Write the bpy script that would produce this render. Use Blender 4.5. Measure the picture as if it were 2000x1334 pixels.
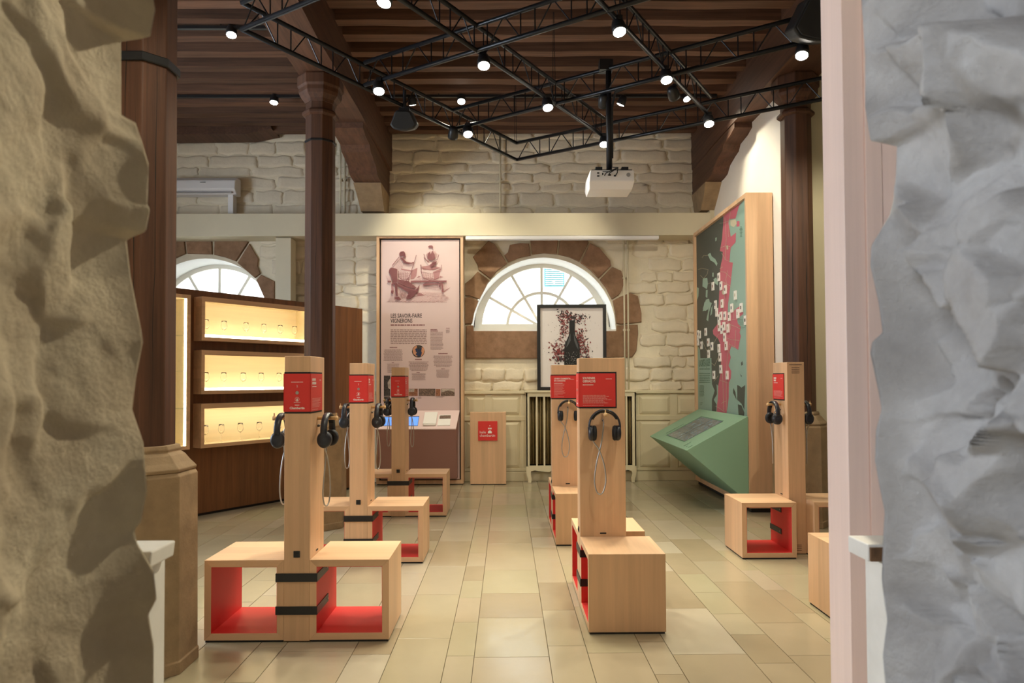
import bpy, bmesh, math, random
import numpy as np
from mathutils import Vector, Matrix, noise

for _o in list(bpy.data.objects):
    bpy.data.objects.remove(_o, do_unlink=True)
SC = bpy.context.scene
COL = SC.collection
RNG = random.Random(7)
R = math.radians

# ------------------------------------------------------------------ camera
CAM_H, LENS, PITCH, YAW, ROLL, SHIFT = 1.438, 24.0, 0.025, 0.0075, -0.004, 0.0208
cd = bpy.data.cameras.new('camera'); cam = bpy.data.objects.new('camera', cd); COL.objects.link(cam)
cd.sensor_width = 36.0; cd.lens = LENS; cd.shift_y = SHIFT; cd.clip_start = 0.05; cd.clip_end = 200
cam.location = (0, 0, CAM_H)
CAM_R = Matrix.Rotation(-YAW, 3, 'Z') @ Matrix.Rotation(math.pi/2 + PITCH, 3, 'X') @ Matrix.Rotation(ROLL, 3, 'Z')
cam.rotation_euler = CAM_R.to_euler()
cd.dof.use_dof = True; cd.dof.focus_distance = 5.2; cd.dof.aperture_fstop = 5.6
SC.camera = cam
FPX = LENS / 36.0 * 2000.0

# ------------------------------------------------------------------ world, daylight, exposure
SC.view_settings.view_transform = 'Standard'
SC.view_settings.look = 'None'
SC.view_settings.gamma = 1.0
SC.view_settings.use_curve_mapping = False
SC.view_settings.exposure = 0.12
W = bpy.data.worlds.new('sky'); SC.world = W; W.use_nodes = True
bgn = W.node_tree.nodes['Background']
bgn.inputs['Color'].default_value = (0.86, 0.93, 1.0, 1); bgn.inputs['Strength'].default_value = 7.5

def area(name, loc, aim, sx, sy, power, colr):
    l = bpy.data.lights.new(name, 'AREA'); l.shape = 'RECTANGLE'; l.size = sx; l.size_y = sy
    l.energy = power; l.color = colr
    o = bpy.data.objects.new(name, l); COL.objects.link(o); o.location = loc
    o.rotation_euler = (Vector(aim) - Vector(loc)).to_track_quat('-Z', 'Y').to_euler()
    return o
# daylight entering the tall window of the left side wall, and the window of the lobby behind the camera
area('daylight_side_window', (-6.35, 4.6, 2.3), (0, 4.6, 1.2), 2.6, 2.0, 170, (0.72, 0.84, 1.0))
area('daylight_lobby_window', (-1.7, -1.5, 2.35), (0.7, 0.9, 1.4), .9, 1.0, 50, (0.86, 0.92, 1.0))

def ray(px, py):
    d = Vector(((px-1000)/FPX, (667-py)/FPX + SHIFT*2000/FPX, -1.0))
    return CAM_R @ d
def on_y(px, py, Y):
    d = ray(px, py); t = Y/d.y; return Vector((d.x*t, Y, CAM_H + d.z*t))
def on_z(px, py, Z):
    d = ray(px, py); t = (Z-CAM_H)/d.z; return Vector((d.x*t, d.y*t, Z))
def on_x(px, py, X):
    d = ray(px, py); t = X/d.x; return Vector((X, d.y*t, CAM_H + d.z*t))

# ------------------------------------------------------------------ materials
MATS = {}
def _nt(name):
    m = bpy.data.materials.new(name); m.use_nodes = True; MATS[name] = m
    nt = m.node_tree; return m, nt, nt.nodes['Principled BSDF']
def _coords(nt, rnd=True):
    tc = nt.nodes.new('ShaderNodeTexCoord')
    if not rnd: return tc.outputs['Object']
    oi = nt.nodes.new('ShaderNodeObjectInfo')
    mu = nt.nodes.new('ShaderNodeMath'); mu.operation = 'MULTIPLY'; mu.inputs[1].default_value = 37.0
    nt.links.new(oi.outputs['Random'], mu.inputs[0])
    ad = nt.nodes.new('ShaderNodeVectorMath'); ad.operation = 'ADD'
    nt.links.new(tc.outputs['Object'], ad.inputs[0]); nt.links.new(mu.outputs[0], ad.inputs[1])
    return ad.outputs[0]
def _noise(nt, vec, scale, detail=4, rough=.55):
    n = nt.nodes.new('ShaderNodeTexNoise'); n.inputs['Scale'].default_value = scale
    n.inputs['Detail'].default_value = detail; n.inputs['Roughness'].default_value = rough
    nt.links.new(vec, n.inputs['Vector']); return n.outputs['Fac']
def _mix(nt, fac, a, b):
    x = nt.nodes.new('ShaderNodeMix'); x.data_type = 'RGBA'
    if isinstance(fac, float): x.inputs['Factor'].default_value = fac
    else: nt.links.new(fac, x.inputs['Factor'])
    for s, v in ((6, a), (7, b)):
        if isinstance(v, tuple): x.inputs[s].default_value = (*v[:3], 1)
        else: nt.links.new(v, x.inputs[s])
    return x.outputs[2]
def _ramp(nt, fac, lo, hi):
    r = nt.nodes.new('ShaderNodeMapRange'); r.inputs[1].default_value = lo; r.inputs[2].default_value = hi
    nt.links.new(fac, r.inputs[0]); return r.outputs[0]
def _bump(nt, b, h, strength, dist):
    n = nt.nodes.new('ShaderNodeBump'); n.inputs['Strength'].default_value = strength
    n.inputs['Distance'].default_value = dist; nt.links.new(h, n.inputs['Height'])
    nt.links.new(n.outputs[0], b.inputs['Normal'])
def sh(c, k): return tuple(min(1.0, v*k) for v in c)

def plain(name, c, rough=.5, metal=0.0, var=0.0, vscale=6.0, bump=0.0, bscale=40.0, bdist=.004, spec=.5):
    m, nt, b = _nt(name)
    b.inputs['Base Color'].default_value = (*c, 1); b.inputs['Roughness'].default_value = rough
    b.inputs['Metallic'].default_value = metal; b.inputs['Specular IOR Level'].default_value = spec
    if var or bump:
        v = _coords(nt)
        if var:
            f = _ramp(nt, _noise(nt, v, vscale, 5), .3, .7)
            nt.links.new(_mix(nt, f, sh(c, 1-var), sh(c, 1+var)), b.inputs['Base Color'])
        if bump: _bump(nt, b, _noise(nt, v, bscale, 6, .6), bump, bdist)
    return m
def wood(name, c, axis, strip=.1, tone=.1, grain=.12, rough=.42, bump=.06, only=None):
    m, nt, b = _nt(name); v = _coords(nt)
    k = [28.0, 28.0, 28.0]; k[axis] = 1.1
    sc = nt.nodes.new('ShaderNodeVectorMath'); sc.operation = 'MULTIPLY'; sc.inputs[1].default_value = k
    nt.links.new(v, sc.inputs[0])
    g = _ramp(nt, _noise(nt, sc.outputs[0], 1.0, 6, .65), .25, .75)
    col = _mix(nt, g, sh(c, 1-grain), sh(c, 1+grain))
    dv = nt.nodes.new('ShaderNodeVectorMath'); dv.operation = 'MULTIPLY'
    q = [1/strip if (only is None or k_ == only) else 0.0 for k_ in range(3)]; q[axis] = 0.0; dv.inputs[1].default_value = q
    nt.links.new(v, dv.inputs[0])
    fl = nt.nodes.new('ShaderNodeVectorMath'); fl.operation = 'FLOOR'; nt.links.new(dv.outputs[0], fl.inputs[0])
    wn = nt.nodes.new('ShaderNodeTexWhiteNoise'); wn.noise_dimensions = '3D'
    nt.links.new(fl.outputs[0], wn.inputs['Vector'])
    t = nt.nodes.new('ShaderNodeMapRange'); t.inputs[3].default_value = 1-tone; t.inputs[4].default_value = 1+tone
    nt.links.new(wn.outputs['Value'], t.inputs[0])
    ml = nt.nodes.new('ShaderNodeVectorMath'); ml.operation = 'SCALE'
    nt.links.new(col, ml.inputs[0]); nt.links.new(t.outputs[0], ml.inputs['Scale'])
    nt.links.new(ml.outputs[0], b.inputs['Base Color'])
    b.inputs['Roughness'].default_value = rough
    if bump: _bump(nt, b, g, bump, .002)
    return m
def emis(name, c, s):
    m, nt, b = _nt(name); b.inputs['Base Color'].default_value = (*c, 1)
    b.inputs['Emission Color'].default_value = (*c, 1); b.inputs['Emission Strength'].default_value = s; return m

BEECH = (.68, .43, .255)
wood('beech_upright', BEECH, 2); wood('beech_across', BEECH, 0); wood('beech_deep', BEECH, 1)
wood('beech_pale', (.88, .68, .61), 2, .08, .05, .06)
wood('board_upright', BEECH, 2, .14, .09, .10, only=1); wood('board_across', BEECH, 0, .14, .09, .10, only=1); wood('beech_lit', (.86, .74, .50), 0, .16, .04, .06)  # last one: paler beech, the glow inside the boxes put into its colour
wood('oak_beam', (.105, .047, .026), 1, .23, .18, .5, .6, .4); wood('oak_post', (.090, .036, .017), 2, .2, .15, .5, .6, .4)
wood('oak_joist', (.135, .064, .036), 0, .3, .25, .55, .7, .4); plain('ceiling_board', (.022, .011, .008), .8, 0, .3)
wood('walnut', (.17, .066, .022), 2, .35, .12, .35, .45, .1)
plain('red_paint', (.70, .034, .030), .5); plain('black_metal', (.012, .012, .014), .42); plain('black_matte', (.012, .012, .013), .65)
plain('truss_black', (.010, .011, .014), .35, .3)
plain('steel_cable', (.42, .41, .40), .38, .7); plain('brass_wood', (.66, .42, .20), .35)
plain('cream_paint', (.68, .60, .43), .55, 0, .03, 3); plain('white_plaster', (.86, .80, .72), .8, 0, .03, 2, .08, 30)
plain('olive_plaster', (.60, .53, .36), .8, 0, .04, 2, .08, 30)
plain('cream_panel', (.72, .635, .44), .5, 0, .03, 4); plain('grille_gold', (.22, .155, .06), .5, 0, .15, 20)
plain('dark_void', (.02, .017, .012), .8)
plain('pink_print', (.68, .51, .49), .6); plain('pink_light', (.76, .58, .56), .6); plain('mauve', (.34, .175, .15), .55)
plain('ink_mauve', (.23, .075, .082), .7); plain('ink_soft', (.42, .20, .20), .7); plain('ink_dark', (.05, .025, .028), .7); plain('ink_grey', (.30, .19, .185), .7)
plain('paper', (.85, .82, .78), .7); plain('white_ink', (.88, .83, .80), .7); plain('pink_ink', (.78, .35, .33), .7)
plain('green_paint', (.25, .425, .285), .5); plain('green_dark_ink', (.10, .20, .13), .6)
plain('map_teal', (.28, .43, .365), .45); plain('map_dark', (.070, .082, .070), .5); plain('map_pink', (.56, .125, .18), .5)
plain('map_pale', (.36, .52, .42), .5); plain('map_road', (.55, .50, .36), .6)
plain('screen_glass', (.10, .16, .20), .12, 0, .55, 14); plain('screen_line', (.05, .075, .085), .2)
emis('screen_blue', (.10, .26, .75), .9)
plain('photo_dark', (.055, .042, .036), .6, 0, .7, 60); plain('photo_mid', (.17, .11, .08), .6, 0, .7, 60); plain('photo_warm', (.30, .12, .06), .6, 0, .5, 50)
plain('photo_pale', (.45, .36, .30), .6, 0, .3, 40); plain('skin_print', (.60, .27, .15), .6, 0, .2, 60); plain('grape_blue', (.02, .035, .09), .5, 0, .6, 120)
plain('canvas', (.78, .72, .70), .8); plain('splash_red', (.25, .045, .045), .7); plain('splash_dark', (.035, .022, .024), .6)
plain('bottle_black', (.012, .013, .014), .4); plain('bottle_sheen', (.09, .095, .10), .5)
plain('appliance_white', (.80, .77, .76), .4); plain('appliance_grey', (.35, .34, .34), .5)
plain('projector_white', (.82, .81, .82), .4); plain('speaker_black', (.014, .015, .017), .5)
plain('sandstone_post', (.32, .22, .125), .85, 0, .18, 9, .35, 60, .006)
plain('window_paint', (.82, .77, .66), .5); plain('reveal_white', (.86, .85, .83), .8, 0, .03, 3)
plain('joint_dark', (.10, .085, .06), .9); plain('facade_white', (.9, .89, .86), .9); plain('shutter_teal', (.07, .24, .27), .6)
plain('street', (.55, .53, .5), .9); plain('sill_white', (.78, .75, .70), .6, 0, .06, 12, .1, 30); plain('raw_wood', (.16, .085, .04), .9, 0, .4, 30)
plain('foam_black', (.010, .011, .015), .75); plain('phone_black', (.016, .018, .028), .36)
emis('lamp_lens', (1.0, .93, .82), 28.0); emis('led_warm', (1.0, .85, .58), 13.0)

def sandstone():
    m, nt, b = _nt('sandstone'); v = _coords(nt)
    oi = nt.nodes.new('ShaderNodeObjectInfo')
    base = _mix(nt, oi.outputs['Random'], (.27, .165, .092), (.37, .205, .125))
    f = _ramp(nt, _noise(nt, v, 9, 6, .6), .3, .75)
    nt.links.new(_mix(nt, f, base, (.20, .115, .062)), b.inputs['Base Color'])
    b.inputs['Roughness'].default_value = .9
    _bump(nt, b, _noise(nt, v, 34, 6, .65), .5, .01)
sandstone()
def wall_paint(name, c):
    m, nt, b = _nt(name); v = _coords(nt, False)
    f = _ramp(nt, _noise(nt, v, 3.2, 5, .6), .3, .72)
    nt.links.new(_mix(nt, f, sh(c, .86), sh(c, 1.05)), b.inputs['Base Color'])
    b.inputs['Roughness'].default_value = .85
    _bump(nt, b, _noise(nt, v, 26, 7, .62), .45, .012)
wall_paint('limewash', (.80, .71, .545)); wall_paint('limewash_rough', (.80, .70, .54))
def rough_stone(name, a, c2):
    m, nt, b = _nt(name); v = _coords(nt, False)
    f = _ramp(nt, _noise(nt, v, 7, 6, .6), .32, .68)
    nt.links.new(_mix(nt, f, a, c2), b.inputs['Base Color']); b.inputs['Roughness'].default_value = .92
    _bump(nt, b, _noise(nt, v, 60, 8, .7), .8, .010)
rough_stone('rubble_left', (.60, .48, .32), (.78, .66, .46)); rough_stone('rubble_right', (.44, .42, .41), (.68, .66, .645))
def slab_mat():
    m, nt, b = _nt('floor_stone'); v = _coords(nt)
    oi = nt.nodes.new('ShaderNodeObjectInfo')
    rp = nt.nodes.new('ShaderNodeValToRGB'); cr = rp.color_ramp
    cr.elements[0].position = 0; cr.elements[0].color = (.33, .265, .17, 1); cr.elements[1].position = 1; cr.elements[1].color = (.46, .41, .31, 1)
    for p, c in ((.25, (.41, .34, .235)), (.5, (.385, .34, .22)), (.75, (.43, .355, .26))):
        e = cr.elements.new(p); e.color = (*c, 1)
    nt.links.new(oi.outputs['Random'], rp.inputs[0])
    f = _ramp(nt, _noise(nt, v, 4, 8, .6), .25, .85)
    dk = nt.nodes.new('ShaderNodeVectorMath'); dk.operation = 'SCALE'; dk.inputs['Scale'].default_value = .90
    nt.links.new(rp.outputs[0], dk.inputs[0])
    c1 = _mix(nt, f, rp.outputs[0], dk.outputs[0])
    sp = _ramp(nt, _noise(nt, v, 60, 5, .6), .62, .80)
    sm = nt.nodes.new('ShaderNodeMath'); sm.operation = 'MULTIPLY'; sm.inputs[1].default_value = .18
    nt.links.new(sp, sm.inputs[0])
    nt.links.new(_mix(nt, sm.outputs[0], c1, (.36, .25, .14)), b.inputs['Base Color'])
    r = nt.nodes.new('ShaderNodeMapRange'); r.inputs[3].default_value = .13; r.inputs[4].default_value = .27
    nt.links.new(_noise(nt, v, 7, 4), r.inputs[0]); nt.links.new(r.outputs[0], b.inputs['Roughness'])
    _bump(nt, b, _noise(nt, v, 12, 3), .05, .004)
slab_mat(); plain('floor_joint', (.27, .20, .125), .9)
def glass(name, tint, gl, ior=1.45):
    m = bpy.data.materials.new(name); m.use_nodes = True; MATS[name] = m; nt = m.node_tree; nt.nodes.clear()
    o = nt.nodes.new('ShaderNodeOutputMaterial'); mx = nt.nodes.new('ShaderNodeMixShader')
    t = nt.nodes.new('ShaderNodeBsdfTransparent'); t.inputs[0].default_value = (*tint, 1)
    g = nt.nodes.new('ShaderNodeBsdfGlossy'); g.inputs['Roughness'].default_value = .03
    lw = nt.nodes.new('ShaderNodeLayerWeight'); lw.inputs[0].default_value = .5
    pw = nt.nodes.new('ShaderNodeMath'); pw.operation = 'POWER'; pw.inputs[1].default_value = ior
    ml = nt.nodes.new('ShaderNodeMath'); ml.operation = 'MULTIPLY_ADD'; ml.inputs[1].default_value = gl; ml.inputs[2].default_value = .04
    nt.links.new(lw.outputs['Facing'], pw.inputs[0]); nt.links.new(pw.outputs[0], ml.inputs[0]); nt.links.new(ml.outputs[0], mx.inputs[0])
    nt.links.new(t.outputs[0], mx.inputs[1]); nt.links.new(g.outputs[0], mx.inputs[2]); nt.links.new(mx.outputs[0], o.inputs[0])
glass('window_glass', (.97, .99, .99), .5, 4.0); glass('shelf_glass', (.95, .97, .95), .5, 3.0)
def real_glass():
    m, nt, b = _nt('wine_glass'); b.inputs['Base Color'].default_value = (1, 1, 1, 1); b.inputs['Roughness'].default_value = .0
    b.inputs['Transmission Weight'].default_value = 1.0; b.inputs['IOR'].default_value = 1.47
real_glass()

# ------------------------------------------------------------------ mesh helpers
def wm(o):
    m = o.matrix_basis.copy()
    while o.parent: o = o.parent; m = o.matrix_basis @ m
    return m
class MB:
    def __init__(s): s.v = []; s.f = []
    def add(s, vs, fs):
        n = len(s.v); s.v += [tuple(p) for p in vs]; s.f += [tuple(i+n for i in f) for f in fs]; return s
    def box(s, x0, x1, y0, y1, z0, z1):
        return s.add([(x, y, z) for z in (z0, z1) for y in (y0, y1) for x in (x0, x1)],
                     [(0, 2, 3, 1), (4, 5, 7, 6), (0, 1, 5, 4), (2, 6, 7, 3), (0, 4, 6, 2), (1, 3, 7, 5)])
    def prism(s, poly, axis, a, b):
        n = len(poly)
        def p(q, h):
            return {'x': (h, q[0], q[1]), 'y': (q[0], h, q[1]), 'z': (q[0], q[1], h)}[axis]
        return s.add([p(q, a) for q in poly] + [p(q, b) for q in poly],
                     [tuple(range(n))[::-1], tuple(range(n, 2*n))] + [(i, (i+1) % n, n+(i+1) % n, n+i) for i in range(n)])
    def loft(s, rings, caps=True):
        n = len(rings[0]); vs = [p for r in rings for p in r]; fs = []
        for k in range(len(rings)-1):
            for i in range(n):
                j = (i+1) % n; fs.append((k*n+i, k*n+j, (k+1)*n+j, (k+1)*n+i))
        if caps: fs += [tuple(range(n))[::-1], tuple(range((len(rings)-1)*n, len(rings)*n))]
        return s.add(vs, fs)
    def tube(s, path, r, n=8, closed=False):
        P = [Vector(p) for p in path]; m = len(P); rings = []; up = Vector((0, 0, 1)); prev = None
        for i in range(m):
            if closed: t = P[(i+1) % m] - P[i-1]
            else: t = P[min(i+1, m-1)] - P[max(i-1, 0)]
            t.normalize()
            if prev is None:
                a = t.cross(up)
                if a.length < 1e-3: a = t.cross(Vector((1, 0, 0)))
            else: a = prev - t*prev.dot(t)
            a.normalize(); b = t.cross(a); prev = a
            rr = r[i] if isinstance(r, (list, tuple)) else r
            rings.append([P[i] + (a*math.cos(2*math.pi*k/n) + b*math.sin(2*math.pi*k/n))*rr for k in range(n)])
        if closed: rings.append(rings[0]); return s.loft(rings, False)
        return s.loft(rings)
    def lathe(s, prof, n=20, c=(0, 0, 0), axis='z', sx=1.0, sy=1.0, rot=0.0):
        rings = []
        for r, h in prof:
            ring = []
            for k in range(n):
                t = 2*math.pi*(k+.0)/n + rot; u, w = r*math.cos(t)*sx, r*math.sin(t)*sy
                ring.append({'z': (c[0]+u, c[1]+w, c[2]+h), 'y': (c[0]+u, c[1]+h, c[2]+w), 'x': (c[0]+h, c[1]+u, c[2]+w)}[axis])
            rings.append(ring)
        return s.loft(rings)
    def poly(s, pts): return s.add(pts, [tuple(range(len(pts)))])
    def build(s, name, mat, parent=None, world=False, smooth=False, bevel=0, loc=None):
        me = bpy.data.meshes.new(name); vs = s.v
        if world and parent is not None:
            mi = wm(parent).inverted(); vs = [mi @ Vector(p) for p in vs]
        if loc is not None: vs = [(p[0]-loc[0], p[1]-loc[1], p[2]-loc[2]) for p in vs]
        me.from_pydata(vs, [], s.f)
        bm = bmesh.new(); bm.from_mesh(me); bmesh.ops.recalc_face_normals(bm, faces=bm.faces); bm.to_mesh(me); bm.free()
        if smooth: me.polygons.foreach_set('use_smooth', [True]*len(me.polygons))
        me.materials.append(MATS[mat])
        o = bpy.data.objects.new(name, me); COL.objects.link(o)
        if parent is not None: o.parent = parent
        if loc is not None: o.location = loc
        if bevel:
            b = o.modifiers.new('bevel', 'BEVEL'); b.width = bevel; b.segments = 2; b.limit_method = 'ANGLE'
        return o
def tag(o, label, cat=None, group=None, kind=None):
    if label: o['label'] = label
    if cat: o['category'] = cat
    if group: o['group'] = group
    if kind: o['kind'] = kind
    return o
def thing(name, loc, label, cat, group=None, rz=0.0, kind=None):
    o = bpy.data.objects.new(name, None); COL.objects.link(o); o.location = loc; o.rotation_euler = (0, 0, rz)
    o.empty_display_size = .1
    return tag(o, label, cat, group, kind)
def copy_tree(o, parent=None):
    c = o.copy(); COL.objects.link(c); c.parent = parent
    for ch in o.children: copy_tree(ch, c)
    return c
TXT = {}
def text_data(s, size, align, sx, bold):
    k = (s, size, align, sx, bold)
    if k not in TXT:
        cu = bpy.data.curves.new('lettering', 'FONT'); cu.body = s; cu.size = size; cu.align_x = align
        cu.resolution_u = 2; cu.offset = bold
        o = bpy.data.objects.new('lettering', cu); COL.objects.link(o)
        dg = bpy.context.evaluated_depsgraph_get(); dg.update()
        me = bpy.data.meshes.new_from_object(o.evaluated_get(dg)); COL.objects.unlink(o); bpy.data.objects.remove(o)
        for v in me.vertices: v.co.x *= sx
        TXT[k] = me
    return TXT[k]
def text(s, size, mat, parent, origin, xd, yd, align='LEFT', sx=1.0, bold=0.0, name='lettering', world=False):
    me = text_data(s, size, align, sx, bold).copy(); me.materials.clear(); me.materials.append(MATS[mat])
    o = bpy.data.objects.new(name, me); COL.objects.link(o); o.parent = parent
    x = Vector(xd); y = Vector(yd); z = x.cross(y)
    M = Matrix(((x.x, y.x, z.x, origin[0]), (x.y, y.y, z.y, origin[1]), (x.z, y.z, z.z, origin[2]), (0, 0, 0, 1)))
    if world: M = wm(parent).inverted() @ M
    o.matrix_basis = M
    return o
def greek(mb, f, x0, x1, y0, n, dy, h, align='L', rag=.12, r=RNG):
    """rows of tiny dashes where the print is too small to read; f maps print coordinates to 3D"""
    for k in range(n):
        w = (x1-x0)*(1-rag*r.random()*(2.5 if k == n-1 else 1)); a = x0 if align == 'L' else (x0+x1-w)/2
        b = a+w; y = y0+k*dy; x = a; unit = (x1-x0)/14
        while x < b-unit*.2:
            L = min(unit*r.uniform(.5, 1.6), b-x)
            mb.poly([f(x, y), f(x+L, y), f(x+L, y+h), f(x, y+h)]); x += L+unit*.22

# ================================================================== SETTING
YB = 9.8            # face of the back wall
XR = 2.9            # white plaster wall on the right
ZC = 4.95           # underside of the joists
def bx(px, Y=YB): return on_y(px, 742, Y).x
def bz(py, Y=YB): return on_y(1000, py, Y).z

# ---- floor with stone slabs
fl = MB().box(-6.6, 5.2, -3.0, 10.6, -.2, -.012).build('floor', 'floor_joint')
tag(fl, 'beige limestone slab floor in long strips of mixed widths', 'floor', None, 'structure')
joints = []; x = -1.356 - 1.035*5
while x < 5.0:
    for w in (.145, .39, .205, .295):
        joints.append((x, x+w)); x += w
slabs = []
for a, b in joints:
    y = -2.9 + RNG.random()*.5
    while y < YB:
        L = RNG.uniform(.34, .62) if b-a < .25 else RNG.uniform(.45, .85)
        slabs.append((a, b, y, min(y+L, YB+.05))); y += L
def slab_score(s):
    cx, cy = (s[0]+s[1])/2, (s[2]+s[3])/2
    if cy < 2.3: return -1
    px = 990 + cx*FPX/cy
    if px < 300 or px > 1660: return -.5
    return (s[1]-s[0])*(s[3]-s[2])/cy**3
slabs.sort(key=slab_score, reverse=True)
rest = MB()
for i, (a, b, c, d) in enumerate(slabs):
    g = .0014
    if i < 296:
        e = .0012
        m = MB().loft([[(a+g, c+g, -.03), (b-g, c+g, -.03), (b-g, d-g, -.03), (a+g, d-g, -.03)],
                       [(a+g, c+g, -e), (b-g, c+g, -e), (b-g, d-g, -e), (a+g, d-g, -e)],
                       [(a+g+e, c+g+e, 0), (b-g-e, c+g+e, 0), (b-g-e, d-g-e, 0), (a+g+e, d-g-e, 0)]])
        m.build('stone_slab', 'floor_stone', fl, loc=((a+b)/2, (c+d)/2, 0))
    else: rest.box(a+g, b-g, c+g, d-g, -.03, 0)
rs = rest.build('stone_slab', 'floor_stone', fl); rs['kind'] = 'stuff'

# ---- back wall base with two lunette openings
WIN = []      # (centre x, sill z, radius)
for pxc in (1062, 400):
    WIN.append((bx(pxc), bz(644), 1.04))
def strip_wall(x0, x1, z0, z1, y, wins, depth):
    xs = {x0, x1}
    for cx, zs, r in wins:
        for k in range(33): xs.add(cx - r*math.cos(math.pi*k/32))
    xs = sorted(xs); mb = MB()
    def top(x, w): return w[1] + math.sqrt(max(0, w[2]**2 - (x-w[0])**2))
    for a, b in zip(xs, xs[1:]):
        hit = [w for w in wins if a >= w[0]-w[2]-1e-6 and b <= w[0]+w[2]+1e-6]
        if not hit: mb.poly([(a, y, z0), (b, y, z0), (b, y, z1), (a, y, z1)])
        else:
            w = hit[0]
            mb.poly([(a, y, z0), (b, y, z0), (b, y, w[1]), (a, y, w[1])])
            mb.poly([(a, y, top(a, w)), (b, y, top(b, w)), (b, y, z1), (a, y, z1)])
    return mb
wb = strip_wall(-6.6, 5.0, 0, 5.6, YB, WIN, .6)
wb2 = strip_wall(-6.6, 5.0, 0, 5.6, YB+.62, WIN, .6); wb.add(wb2.v, wb2.f)
wall_back = wb.build('wall_back', 'limewash')
tag(wall_back, 'limewashed rubble stone wall at the end of the hall', 'wall', None, 'structure')

# stones of the back wall
def rubble(cx, cz, w, h, dep, seed):
    r = random.Random(seed); vs = []; fs = []
    us = (-1, -.94, -.8, -.35, .1, .5, .82, .95, 1); vz = (-1, -.88, -.55, .05, .6, .9, 1); nx, nz = len(us), len(vz)
    tx, tz, off = r.uniform(-.6, .6)*dep/w, r.uniform(-.2, .9)*dep/h, r.uniform(.45, 1.25)*dep
    ph = [r.uniform(0, 6.28) for _ in range(4)]; cut = [r.uniform(0, .30) for _ in range(4)]
    for b, v in enumerate(vz):
        for a, u in enumerate(us):
            k = cut[(u > 0)+2*(v > 0)]*max(0, abs(u)+abs(v)-1.35)
            eu = u*(1-k*.5)*w/2 + .012*math.sin(7*v+ph[0])*abs(u); ev = v*(1-k*1.5)*h/2 + (.014*math.sin(5*u+ph[1])+.006*math.sin(13*u+ph[2]))*abs(v)
            edge = abs(u) > .97 or abs(v) > .97
            d = -.016 if edge else off + tx*eu - tz*ev + r.uniform(-1, 1)*dep*.22
            if not edge and (abs(u) > .9 or abs(v) > .85): d -= dep*r.uniform(.0, .3)
            vs.append((cx+eu, YB-d, cz+ev))
    for b in range(nz-1):
        for a in range(nx-1):
            i = b*nx+a; fs.append((i, i+1, i+nx+1, i+nx))
    return MB().add(vs, fs)
def stone_field(x0, x1, z0, z1, hmin, hmax, wmin, wmax, dep, skip):
    z = z0; n = 0
    while z < z1-.04:
        h = min(RNG.uniform(hmin, hmax), z1-z); x = x0 - RNG.random()*.3
        while x < x1:
            w = RNG.uniform(wmin, wmax); a, b = max(x, x0), min(x+w, x1)
            if b-a > .08:
                cx, cz = (a+b)/2, z+h/2
                if not skip(cx, cz, b-a, h):
                    rubble(cx, cz, (b-a)*.995, h*.985, dep, RNG.random()).build('wall_stone', 'limewash_rough', wall_back, smooth=True, loc=(cx, YB, cz)); n += 1
            x += w
        z += h
    return n
S1 = [[(125, 1015), (45, 1020), (45, 730), (100, 722), (195, 765), (145, 900)],
      [(45, 712), (45, 580), (120, 520), (185, 445), (312, 543), (205, 752), (100, 715)],
      [(190, 430), (180, 380), (130, 290), (300, 115), (370, 150), (440, 255), (505, 362), (400, 440), (320, 532)],
      [(515, 352), (470, 275), (510, 240), (530, 160), (640, 140), (740, 145), (762, 275), (620, 305)],
      [(772, 266), (745, 60), (1060, 60), (1042, 264), (900, 252)],
      [(1052, 266), (1075, 60), (1370, 60), (1385, 140), (1282, 345), (1180, 297)],
      [(1293, 352), (1400, 140), (1500, 190), (1620, 330), (1630, 388), (1492, 528), (1400, 430)],
      [(1502, 538), (1640, 395), (1740, 440), (1775, 560), (1740, 660), (1710, 708), (1635, 752), (1570, 625)],
      [(1642, 765), (1720, 722), (1830, 680), (1920, 710), (1960, 900), (1960, 1000), (1730, 1022), (1682, 1012), (1668, 880)],
      [(45, 1035), (122, 1030), (124, 1092), (1300, 1092), (1300, 1392), (45, 1392)],
      [(1306, 1092), (1685, 1092), (1690, 1030), (1920, 1022), (1925, 1120), (1905, 1310), (1860, 1380), (1306, 1392)]]
S2 = [[(-90, 330), (-40, 240), (100, 240), (115, 388), (20, 430)], [(110, 240), (282, 240), (287, 392), (122, 388)],
      [(300, 240), (480, 240), (522, 312), (440, 438), (370, 412), (296, 394)], [(527, 320), (585, 420), (580, 470), (600, 518), (562, 545), (448, 446)],
      [(602, 522), (690, 565), (690, 800), (650, 800), (628, 680), (572, 555)]]
APOLY = [[on_y(900+x/5.556, 450+y/5.556, YB).xz for x, y in p] for p in S1] + [[on_y(330+x/3.333, 380+y/3.333, YB).xz for x, y in p] for p in S2]
def inside(p, poly):
    r = False
    for (xa, ya), (xb, yb) in zip(poly, poly[1:]+poly[:1]):
        if (ya > p[1]) != (yb > p[1]) and p[0] < (xb-xa)*(p[1]-ya)/(yb-ya)+xa: r = not r
    return r
def skip_win(cx, cz, w, h):
    for u in (-.46, -.23, 0, .23, .46):
        for v in (-.42, 0, .42):
            p = (cx+u*w, cz+v*h)
            if any(inside(p, q) for q in APOLY): return True
            for (wx, zs, r) in WIN:
                if p[1] > zs-.06 and math.hypot(p[0]-wx, p[1]-zs) < r+.03: return True
    return False
NST = 0
NST += stone_field(-4.75, bx(757), 3.76, 5.02, .13, .22, .34, .85, .020, lambda *a: False)
NST += stone_field(bx(757), bx(1370), 3.76, 5.02, .13, .22, .34, .85, .024, lambda *a: False)
NST += stone_field(bx(900), 2.88, 1.27, 3.52, .11, .24, .22, .62, .036, skip_win)
NST += stone_field(-3.55, bx(742), 2.25, 3.52, .13, .24, .3, .62, .030, skip_win)

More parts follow.
